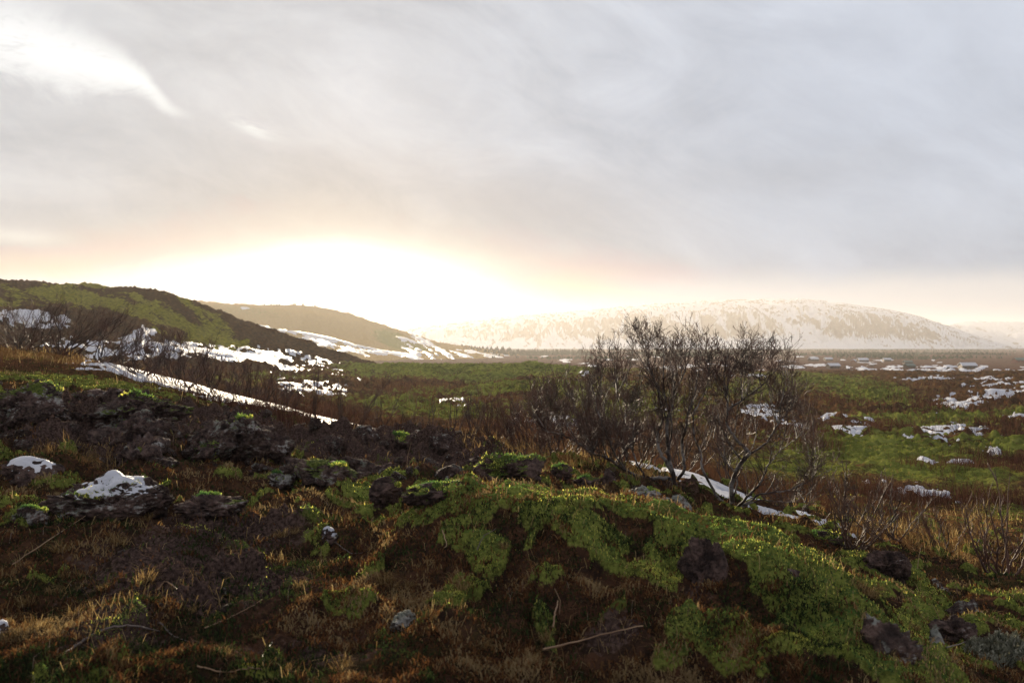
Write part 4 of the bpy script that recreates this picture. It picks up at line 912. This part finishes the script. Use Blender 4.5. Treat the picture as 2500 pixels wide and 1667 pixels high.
A = [([(1650, 1192), (1640, 1150), (1632, 1104), (1629, 1053), (1630, 1022), (1639, 994), (1644, 963), (1665, 925), (1682, 874), (1689, 815)], .040, .006),
     ([(1642, 1160), (1628, 1130), (1610, 1101), (1605, 1063), (1617, 1025), (1612, 987), (1600, 932), (1562, 874), (1530, 832)], .032, .005),
     ([(1630, 1060), (1622, 1005), (1605, 950), (1585, 890), (1573, 840), (1564, 805)], .020, .004),
     ([(1655, 1170), (1672, 1140), (1665, 1090), (1672, 1053), (1682, 1001), (1699, 946), (1708, 890), (1713, 855)], .030, .005),
     ([(1645, 1172), (1620, 1166), (1575, 1167), (1524, 1146), (1482, 1118), (1448, 1106), (1410, 1080), (1376, 1063), (1334, 1050), (1300, 1015)], .036, .006),
     ([(1524, 1146), (1493, 1090), (1465, 1022), (1448, 950), (1436, 900)], .018, .004),
     ([(1448, 1106), (1420, 1040), (1395, 970), (1380, 915)], .014, .003),
     ([(1575, 1167), (1545, 1105), (1530, 1040), (1505, 960), (1492, 900)], .018, .004),
     ([(1632, 1104), (1640, 1040), (1622, 965), (1620, 880), (1622, 830)], .018, .004),
     ([(1410, 1080), (1372, 1010), (1345, 950), (1335, 915)], .012, .003)]
def limbs(stems, Y, targets, seed):
    """add limbs that leave the given stems and reach crown points (photo px), fanning in depth."""
    r_ = np.random.default_rng(seed); pts = [(q, p) for p, a, b in stems for q in p[1:-1]]; out = []
    for tx, ty in targets:
        c = [q for q, p in pts if q[1] > ty + 55 and abs(q[0] - tx) < 0.75 * (q[1] - ty)]
        if not c: c = [q for q, p in pts if q[1] > ty + 40]
        q = min(c, key=lambda q: (q[0] - tx) ** 2 + 0.8 * (q[1] - ty - 130) ** 2); mx, my = q[0] * .45 + tx * .55, q[1] * .6 + ty * .4
        out.append(([q, (mx + r_.normal(0, 6), my + 6), ((mx + tx) / 2 + r_.normal(0, 5), (my + ty) / 2), (tx, ty)], .0085, .0028))
    return out
A = A + limbs(A, 0, [(1448, 915), (1468, 872), (1492, 850), (1512, 822), (1546, 830), (1568, 806), (1592, 822), (1606, 850), (1640, 815), (1656, 845), (1668, 830), (1700, 818), (1722, 850), (1738, 886), (1590, 905), (1660, 900), (1520, 900), (1560, 940), (1640, 955), (1545, 985), (1690, 930), (1398, 960), (1362, 940), (1480, 960), (1322, 965), (1345, 985), (1300, 985), (1375, 1000), (1420, 985), (1440, 1010), (1400, 1020), (1470, 1030), (1520, 1040)], 5)
stA = [(PL(p, YA, 50 + i, 0.25 if i in (0, 4) else 0.45 if i < 10 else 0.9), a, b) for i, (p, a, b) in enumerate(A)]
plant('birch', baseA, stA, 'larger bare birch with a long limb reaching low to the left', 'tree', 61, 3, (14, 17, 10), (0.37, 0.22, 0.11), rmin=1.1, up=.36, thick=.85)
YB = 11.0
baseB = _foot(1798, YB, 1246)
B = [([(1798, 1246), (1786, 1222), (1789, 1173), (1813, 1125), (1829, 1108), (1816, 1090), (1792, 1066), (1775, 1035), (1777, 1001), (1772, 967), (1748, 908), (1722, 876)], .042, .006),
     ([(1777, 1001), (1810, 978), (1858, 944), (1892, 905), (1924, 862)], .020, .004),
     ([(1772, 967), (1782, 911), (1812, 872), (1843, 824)], .018, .004),
     ([(1829, 1108), (1872, 1080), (1899, 1035), (1932, 994), (1956, 958)], .020, .004),
     ([(1775, 1235), (1748, 1206), (1717, 1149), (1710, 1104), (1693, 1056), (1698, 1001), (1727, 953), (1740, 915)], .026, .004),
     ([(1800, 1240), (1830, 1205), (1855, 1180), (1878, 1132), (1884, 1098)], .026, .006),
     ([(1805, 1240), (1858, 1206), (1920, 1197), (1985, 1168), (2030, 1145)], .020, .004),
     ([(1800, 1242), (1850, 1222), (1905, 1224), (1965, 1226), (2010, 1205)], .014, .003),
     ([(1813, 1125), (1782, 1085), (1760, 1040), (1752, 1000)], .014, .003),
     ([(1786, 1222), (1800, 1170), (1770, 1120), (1742, 1070), (1735, 1010)], .016, .003),
     ([(1772, 967), (1768, 910), (1778, 862), (1788, 830)], .014, .003),
     ([(1878, 1132), (1905, 1100), (1945, 1070), (1975, 1030)], .012, .003)]
B = B + limbs(B, 0, [(1730, 865), (1752, 850), (1768, 880), (1800, 835), (1822, 840), (1838, 870), (1862, 850), (1880, 872), (1905, 855), (1915, 890), (1935, 905), (1870, 915), (1820, 925), (1960, 1000), (1985, 1020), (1925, 960), (1850, 985), (1740, 960), (1765, 1010), (1990, 1110), (1940, 1130)], 6)
stB = [(PL(p, YB, 80 + i, 0.25 if i == 0 else 0.4 if i < 12 else 0.8), a, b) for i, (p, a, b) in enumerate(B)]
plant('birch', baseB, stB, 'bare birch with a crooked trunk standing right of the snow patch', 'tree', 62, 3, (14, 17, 10), (0.36, 0.21, 0.11), rmin=1.1, up=.34, thick=.85)
def bush(cx, yb, wpx, hpx, Y, nst, seed, label, lean=0.0, cat='shrub', name='birch_shrub', group=None, top=2, dens=(9, 9), lens=(0.30, 0.14), r=.010, twig='twig', up=0.55, trunk='twig', rmin=1.0, buds=False):
    rmin = 1.35 * rmin ** 0.6; r = r * 1.1; dens = tuple(q * 1.7 for q in dens); nst = int(nst * 1.35)
    r_ = np.random.default_rng(seed); b = on_ground(cx, Y); b.z -= 0.03; st = []
    H = hpx / F * Y; Wd = wpx / F * Y; zt = -(yb - hpx - CY) / F * Y; H = max(zt - b.z, H * 0.8)
    for k in range(nst):
        a = r_.uniform(-1, 1); e = r_.uniform(-.5, .5); hh = H * (r_.uniform(0.72, 1.05) - 0.35 * a * a)
        x0 = r_.uniform(-.10, .10) * Wd; y0 = r_.uniform(-.08, .08) * Wd
        p = [(x0, y0, 0)]
        for t in (0.25, 0.5, 0.75, 1.0):
            p.append((x0 + (a * 0.46 * Wd + lean * H * t) * t ** 0.8 + r_.normal(0, .02) * Wd, y0 + e * 0.5 * Wd * t, hh * t ** 1.15))
        gzv = gz([b.x + q[0] for q in p], [b.y + q[1] for q in p])
        p = [(b.x + q[0], b.y + q[1], max(b.z + q[2], g_ + 0.02) if i_ else b.z) for i_, (q, g_) in enumerate(zip(p, gzv))]
        st.append((p, r * r_.uniform(.7, 1.3), .003 * rmin))
    return plant(name, b, st, label, cat, seed + 500, top, dens, lens, up, trunk, twig, group, buds=buds, rmin=rmin)
bush(1470, 1105, 230, 190, 13.5, 16, 201, 'dense dark shrub filling the gap left of the larger birch')
bush(1370, 1100, 260, 200, 14.5, 18, 202, 'tall thicket of thin upright twigs at the end of the low birch limb', r=.009)
bush(1290, 1098, 230, 165, 15.5, 15, 203, 'brown shrub left of the tall thicket', twig='red_twig')
bush(1205, 1082, 170, 130, 16, 12, 204, 'low brown shrub at the left end of the thicket row', twig='red_twig')
bush(1560, 1120, 150, 170, 14.5, 9, 205, 'small shrub behind the trunk of the larger birch')
bush(1660, 1120, 260, 180, 17, 12, 206, 'pale twigged shrub in the gap between the two birches')
bush(1780, 1160, 200, 170, 15, 8, 207, 'shrub on the snow edge behind the crooked birch')
bush(60, 868, 280, 130, 26, 15, 211, 'dark bare shrub on the grassy crest at the left edge', lean=0.1, rmin=1.6, r=.018, lens=(.5, .25), dens=(6, 6))
bush(150, 876, 260, 138, 25, 14, 212, 'spreading bare shrub on the grassy crest leaning right', lean=0.35, rmin=1.6, r=.018, lens=(.5, .25), dens=(6, 6))
bush(255, 900, 200, 120, 24, 12, 213, 'bare shrub at the upper end of the snow drift', lean=0.3, rmin=1.5, r=.014, lens=(.45, .22), dens=(6, 6))
bush(345, 925, 240, 120, 21, 14, 214, 'wide bare shrub in front of the upper snow drift', lean=0.2, rmin=1.4, r=.012, lens=(.4, .2), dens=(7, 7))
bush(440, 950, 220, 130, 20, 13, 215, 'bare shrub standing in the middle of the snow drift', rmin=1.3, r=.012, lens=(.4, .2), dens=(7, 7))
bush(520, 968, 190, 115, 19, 12, 216, 'reddish shrub below the middle of the snow drift', rmin=1.3, twig='red_twig', dens=(8, 8))
bush(610, 992, 180, 110, 18, 12, 217, 'reddish shrub right of the drift middle with fine twigs', rmin=1.2, twig='red_twig', dens=(8, 8))
bush(690, 1018, 130, 100, 17, 10, 218, 'low reddish shrub at the narrowing of the drift', rmin=1.2, twig='red_twig', dens=(8, 8))
SAP = [(775, 1050, 60, 165, .10, 'slim bare sapling on the lower snow drift with forked top'), (832, 1056, 50, 140, -.05, 'slim upright sapling next to the drift end'), (880, 1062, 46, 165, .45, 'slim sapling leaning right past the drift end'),
       (935, 1066, 70, 110, .1, 'short twiggy sapling just right of the drift'), (990, 1075, 70, 95, .1, 'short sapling over the dark rubble'), (1050, 1078, 60, 85, .05, 'short sapling behind the pointed rock'), (1110, 1084, 80, 110, .1, 'sapling at the edge of the tan grass'), (1150, 1088, 70, 130, 0, 'taller sapling beside the brown thicket')]
for i, (px, py, w, h, ln, lb) in enumerate(SAP):
    bush(px, py, w, h, 15.5, 3 if i < 3 else 5, 230 + i, lb, lean=ln, cat='sapling', name='birch_sapling', top=2, dens=(5, 5), lens=(.26, .12), r=.008, rmin=1.1)
bush(2085, 1310, 250, 180, 9.4, 12, 241, 'open bare shrub behind the right end of the mossy mound', r=.009, dens=(5, 6), lens=(.26, .13), up=.3)
bush(2180, 1300, 220, 120, 11.5, 10, 242, 'low tangled shrub in the brown grass on the right slope', r=.008, dens=(6, 6), lens=(.26, .13), up=.3, twig='red_twig')
bush(2440, 1392, 210, 245, 10.5, 8, 243, 'thin reddish shrub with few stems near the right edge', r=.016, dens=(4.5, 5), lens=(.34, .16), up=.35, twig='red_twig', trunk='red_twig')
bush(2310, 1330, 170, 110, 12, 8, 244, 'short brown shrub left of the thin reddish shrub', r=.007, dens=(6, 6), lens=(.22, .11), twig='red_twig')
bush(1930, 1270, 160, 120, 13, 8, 245, 'low twiggy shrub at the tail of the snow strip', r=.007, dens=(6, 6), lens=(.24, .12), up=.25)

# ------------------------------------------------------------------ grass tufts, sticks and roots in front
_tuft = []
for k in range(6):
    r_ = np.random.default_rng(400 + k); n_ = int(r_.integers(70, 130)); a = r_.uniform(0, 2 * pi, n_); rr = r_.uniform(0, .05, n_)
    b = blades(np.stack([rr * np.cos(a), rr * np.sin(a), 0 * a], -1), r_.uniform(.05, .17, n_), r_.uniform(.0028, .005, n_), r_.uniform(.6, 1.16, n_), np.clip(r_.normal(.5, .25, n_), 0, 1), r_, az=a + r_.normal(0, 1.0, n_), curl=1.0)
    me = blade_mesh('grass_tuft', [b], M['dry_grass']); me.materials.append(M['dry_grass']); _tuft.append(me)
def tuft(px, py, s, seed, label, group=None):
    r_ = np.random.default_rng(seed); b = hit(px, py); o = bpy.data.objects.new('grass_tuft', _tuft[seed % 6]); COL.objects.link(o)
    o.location = b; o.rotation_euler = (r_.uniform(-.2, .2), r_.uniform(-.2, .2), r_.uniform(0, 6.28)); o.scale = (s * .9, s * .9, s * r_.uniform(.55, .85))
    tag(o, label, 'grass tuft', group)
tuft(355, 1425, 1.15, 1, 'upright straw grass tuft standing alone on the bare soil')
tuft(150, 1345, 1.35, 2, 'long bladed dry tuft below the large snow topped boulder')
tuft(288, 1330, 1.2, 3, 'loose dry tuft right of the long bladed tuft')
tuft(355, 1270, 1.0, 4, 'dry tuft against the right foot of the snow topped boulder')
for i, (px, py, s) in enumerate([(690, 1310, 1.0), (720, 1300, .8), (745, 1375, .9), (775, 1400, 1.0), (730, 1440, .9), (860, 1270, .8)]): tuft(px, py, s, 10 + i, 'straw grass tuft beside the little two capped stone', 'tufts round the little two capped stone')
for i, (px, py, s) in enumerate([(160, 1420, .8), (200, 1410, .8), (255, 1440, .7), (130, 1450, .7), (60, 1480, 1.0), (90, 1540, 1.1), (40, 1560, 1.0), (180, 1510, .8)]): tuft(px, py, s, 30 + i, 'yellowish grass tuft on the dark soil near the lower left edge', 'tufts near the lower left edge')
for i, (px, py, s) in enumerate([(470, 1495, .5), (545, 1600, .7), (630, 1560, .5), (700, 1650, .8), (400, 1540, .5), (560, 1660, .6)]): tuft(px, py, s, 50 + i, 'short orange straw tuft on the bare soil in front', 'short tufts on the bare soil in front')
for i, (px, py, s) in enumerate([(935, 1425, 1.0), (960, 1440, .8), (1000, 1430, .7), (1110, 1430, .8), (1130, 1440, .7), (1060, 1510, .6), (840, 1640, .9), (1180, 1580, .7), (1330, 1570, .7), (1300, 1610, .6), (1230, 1340, .6)]): tuft(px, py, s, 70 + i, 'pale straw tuft in the dark heath below the moss ridge', 'tufts in the heath below the moss ridge')
for i, (px, py, s) in enumerate([(2110, 1450, 1.0), (2130, 1460, .9), (2150, 1440, .8), (2095, 1440, .8), (2430, 1430, .9), (2235, 1540, .8), (1960, 1640, .7)]): tuft(px, py, s, 100 + i, 'orange brown tuft on the right slope of the mossy mound', 'tufts on the right slope of the mound')
def stick(pts, r, label, mat='dry_stick', name='stick', cat='stick', lift=0.015):
    q = [hit(a, b) + Vector((0, 0, lift)) for a, b in pts]; b = q[0]; t = Tubes(); r_ = np.random.default_rng(int(pts[0][0])); t.add(smooth_line([np.array(v - b) for v in q], 6, r_, .002), r, r * .45, 6)
    o = link_mesh(name, t.mesh(name), M[mat]); o.location = b; tag(o, label, cat)
M['dry_stick'] = twig_mat('dry_stick', (0.14, 0.08, 0.045), (0.26, 0.17, 0.10)); M['root'] = twig_mat('root', (0.05, 0.035, 0.03), (0.11, 0.085, 0.075))
stick([(1325, 1612), (1400, 1596), (1480, 1576), (1570, 1555)], .006, 'long pale stick lying in the dark heath', lift=.05)
stick([(1350, 1555), (1356, 1520), (1362, 1490)], .006, 'short pale stalk standing above the long stick', lift=.05)
stick([(150, 1610), (215, 1565), (270, 1542), (330, 1535), (390, 1548)], .008, 'thick grey root arching over the bare soil', 'root', 'root', 'root')
stick([(390, 1530), (420, 1560), (460, 1575)], .004, 'thin forked root beside the arching root', 'root', 'root', 'root')
stick([(620, 1660), (640, 1610), (665, 1575)], .006, 'grey bent root near the bottom edge', 'root', 'root', 'root')
stick([(480, 1637), (550, 1650), (610, 1652), (640, 1665)], .004, 'pale straight straw stick at the bottom edge')
stick([(30, 1400), (120, 1340), (200, 1285), (235, 1265)], .004, 'long straw stalk leaning below the large snow topped boulder', lift=.06)
stick([(385, 1447), (405, 1440), (432, 1446)], .005, 'short pale twig right of the lone straw tuft')
stick([(500, 1545), (550, 1520), (600, 1495), (640, 1470)], .004, 'thin straw across the bare soil right of the arching root')
stick([(815, 1330), (860, 1360), (905, 1348)], .004, 'thin brown twig right of the little two capped stone', 'root', 'twig', 'twig')
stick([(1080, 1320), (1090, 1350), (1085, 1365)], .004, 'curled pale stalk in the heath under the long ledge', lift=.06)
stick([(1165, 1360), (1180, 1330), (1210, 1305)], .004, 'forked grey twig in the heath under the moss ridge', 'root', 'twig', 'twig', .04)
stick([(2310, 1600), (2360, 1575), (2410, 1560)], .004, 'thin twig lying before the woolly lichen clump', 'root', 'twig', 'twig', .03)
for i, (px, py, h, lb) in enumerate([(152, 985, 45, 'lone tall straw stalk on the upper left outcrop'), (410, 1030, 40, 'lone stalk leaning over the lava rubble'), (992, 1150, 70, 'tall thin stalk rising behind the dark lava knob'), (1365, 1500, 60, 'stiff pale stalk in the dark hollow'), (2240, 1390, 60, 'tall thin stalk beside the black lava rock'), (2290, 1540, 60, 'thin stalk on the right rim of the mound')]):
    b = hit(px, py); t = Tubes(); L_ = h / F * b.y; t.add([(0, 0, -.02), (.05 * L_, 0, L_ * .5), (.18 * L_ * (-1) ** i, 0, L_)], .004, .0018, 5)
    o = link_mesh('grass_stalk', t.mesh('grass_stalk'), M['dry_stick']); o.location = b; tag(o, lb, 'stalk')

# ------------------------------------------------------------------ conifers, woods and cabins far off
def conifer_mesh(seed):
    r_ = np.random.default_rng(seed); n_ = 260; t = r_.uniform(0, 1, n_) ** 1.2; a = r_.uniform(0, 2 * pi, n_); rad = (1 - t) * .24 * r_.uniform(.5, 1.1, n_)
    b = np.stack([np.cos(a) * rad * .3, np.sin(a) * rad * .3, t * .92 + .06], -1)
    return blade_mesh('crown', [blades(b, rad + .05, .09 * (1.2 - t) + .02, np.full(n_, .95), r_.uniform(0, 1, n_), r_, az=a, curl=-.2)], M['needles'])
_con = [conifer_mesh(500 + k) for k in range(5)]
for me in _con: me.materials.append(M['needles'])
_tk = Tubes(); _tk.add([(0, 0, -.1), (0, 0, .4), (0, 0, .97)], .028, .004, 5); _tk = _tk.mesh('trunk'); _tk.materials.append(M['twig'])
def conifer(x, y, z, h, seed, label, group):
    r_ = np.random.default_rng(seed); e = bpy.data.objects.new('conifer', None); COL.objects.link(e); e.location = (x, y, z); e.scale = (h * r_.uniform(.9, 1.3),) * 2 + (h,); e.rotation_euler = (0, 0, r_.uniform(0, 6)); e.empty_display_size = .1
    tag(e, label, 'conifer', group)
    for nm, me in (('trunk', _tk), ('crown', _con[seed % 5])):
        c = bpy.data.objects.new(nm, me); COL.objects.link(c); c.parent = e
def h2z(x, Y):
    Yr, Ur, Z = H2D; i = np.argmin(abs(Yr - Y)); j = np.argmin(abs(Ur - x / Y)); return float(Z[i, j])
r_ = np.random.default_rng(91)
for k in range(150):
    t = (k + r_.uniform(0, 1)) / 150; px = 1125 + 320 * t; Y = 1520 + r_.uniform(-100, 40) ; x = (px - CX) / F * Y
    h = 2.0 * (2.2 + 3.0 * sst(t, 0.05, 0.4)) * r_.uniform(.7, 1.2)
    conifer(x, Y, max(h2z(x, Y), float(gz(x, Y)[0])) - .2, h, 600 + k, 'small dark conifer in the row along the sunlit ridge end', 'conifers along the ridge end')
for k in range(26):
    px = r_.uniform(630, 770); Y = 1540 + r_.uniform(-16, 16); x = (px - CX) / F * Y
    conifer(x, Y, h2z(x, Y) - .2, r_.uniform(2.6, 5.2), 800 + k, 'tiny conifer on the skyline of the far green hill', 'conifers on the hill skyline')
def woods():
    r_ = np.random.default_rng(93); n_ = 9000; Y = np.exp(r_.uniform(math.log(1100), math.log(3300), n_)); u = r_.uniform(-0.05, 0.8, n_); x = u * Y
    keep = (fbm2(x * .0040, np.log(Y) * 4.0, 3, .5, 301) > .10); x, Y = x[keep], Y[keep]; n_ = len(x)
    b = blades(np.stack([x, Y, gz(x, Y)], -1), r_.uniform(2.5, 6, n_), r_.uniform(3, 6, n_), r_.uniform(0, .15, n_), r_.uniform(0, 1, n_), r_, curl=0)
    o = link_mesh('woods', blade_mesh('woods', [b], M['needles']), M['needles']); tag(o, kind='stuff')
woods()
M['cabin_wall'] = twig_mat('cabin_wall', (0.05, 0.03, 0.02), (0.09, 0.055, 0.04)); M['cabin_red'] = twig_mat('cabin_red', (0.16, 0.05, 0.03), (0.2, 0.07, 0.04)); M['cabin_green'] = twig_mat('cabin_green', (0.05, 0.075, 0.06), (0.07, 0.10, 0.085)); M['cabin_dark'] = twig_mat('cabin_window', (0.02, 0.02, 0.025), (0.03, 0.03, 0.035))
def box(c, s, rz=0):
    V = np.array([(x, y, z) for x in (-.5, .5) for y in (-.5, .5) for z in (0, 1)], float) * np.array(s) + np.array(c)
    return V, np.array([(0, 1, 3, 2), (4, 6, 7, 5), (0, 4, 5, 1), (2, 3, 7, 6), (0, 2, 6, 4), (1, 5, 7, 3)])
def cabin(px, py, wpx, Y, roof, wall, label, rz=0.25):
    x = (px - CX) / F * Y; z = float(gz(x, Y)[0]); w = wpx / F * Y; d = w * .55; h = min(w * .28, 3.2)
    e = bpy.data.objects.new('cabin', None); COL.objects.link(e); e.location = (x, Y, z - .3); e.rotation_euler = (0, 0, rz); tag(e, label, 'cabin')
    V, Q = box((0, 0, 0), (w, d, h)); G = np.array([(-w / 2, 0, h + d * .3), (w / 2, 0, h + d * .3)]); V = np.vstack([V, G])
    link_mesh('wall', mesh_np('wall', V, quads=Q, tris=np.array([(1, 3, 8), (7, 5, 9)]), smooth=False), M[wall], e)
    W2, D2, e1, t = w / 2 + .4, d / 2 + .5, h - .2, .35
    R = []
    for zz in (0, t): R += [(-W2, -D2, e1 + zz), (W2, -D2, e1 + zz), (-W2, 0, h + d * .3 + .12 + zz), (W2, 0, h + d * .3 + .12 + zz), (-W2, D2, e1 + zz), (W2, D2, e1 + zz)]
    RQ = [(6, 7, 9, 8), (8, 9, 11, 10), (0, 2, 3, 1), (2, 4, 5, 3), (0, 1, 7, 6), (4, 10, 11, 5), (0, 6, 8, 2), (2, 8, 10, 4), (1, 3, 9, 7), (3, 5, 11, 9)]
    link_mesh('roof', mesh_np('roof', np.array(R), quads=np.array(RQ), smooth=False), M[roof], e)
    for s_ in (-.28, .05):
        V, Q = box((s_ * w, -d / 2 - .02, h * .4), (w * .14, .12, h * .38)); link_mesh('window', mesh_np('window', V, quads=Q, smooth=False), M['cabin_dark'], e)
    V, Q = box((.32 * w, -d / 2 - .02, 0.05), (w * .1, .12, h * .75)); link_mesh('door', mesh_np('door', V, quads=Q, smooth=False), M['cabin_dark'], e)
cabin(1986, 878, 22, 950, 'snow_clean', 'cabin_wall', 'leftmost cabin of the plain with a white roof')
cabin(2022, 877, 18, 980, 'snow_clean', 'cabin_wall', 'white roofed cabin second from the left on the plain', .1)
cabin(2085, 881, 16, 900, 'snow_clean', 'cabin_red', 'white roofed cabin with a gable turned to the viewer', .9)
cabin(2106, 882, 24, 890, 'snow_clean', 'cabin_wall', 'long white roofed cabin beside the gabled one', .05)
cabin(2034, 904, 28, 560, 'snow_clean', 'cabin_wall', 'nearest dark cabin with a white roof below the other cabins', .2)
cabin(2165, 878, 18, 950, 'snow_clean', 'cabin_wall', 'low white roofed cabin right of the long one', 0)
cabin(2220, 902, 24, 600, 'cabin_green', 'cabin_wall', 'green roofed cabin near the edge of the scrub', .3)
cabin(2216, 891, 20, 800, 'cabin_green', 'cabin_wall', 'smaller green roofed cabin behind the nearer green roof', .1)
cabin(2362, 902, 36, 580, 'snow_clean', 'cabin_wall', 'wide low white roofed cabin at the right of the plain', 0)
cabin(2488, 887, 28, 850, 'cabin_green', 'cabin_red', 'reddish cabin near the right edge of the plain', .2)

# ------------------------------------------------------------------ haze: one closed box of even air
def build_haze():
    x0, x1, y0, y1, z0, z1 = -15000, 15000, -600, 15500, -100, AIR_TOP
    V = [(x, y, z) for x in (x0, x1) for y in (y0, y1) for z in (z0, z1)]
    Q = [(0, 1, 3, 2), (4, 6, 7, 5), (0, 4, 5, 1), (2, 3, 7, 6), (0, 2, 6, 4), (1, 5, 7, 3)]
    m, n, o = new_mat('haze')
    v = n.node('ShaderNodeVolumePrincipled')
    v.inputs['Color'].default_value = (0.94, 0.915, 0.91, 1); v.inputs['Density'].default_value = AIR_D; v.inputs['Anisotropy'].default_value = AIR_G
    n.nt.links.new(v.outputs[0], o.inputs['Volume'])
    h = link_mesh('haze', mesh_np('haze', np.array(V, float), quads=np.array(Q), smooth=False), m)
    tag(h, kind='stuff')
build_haze()
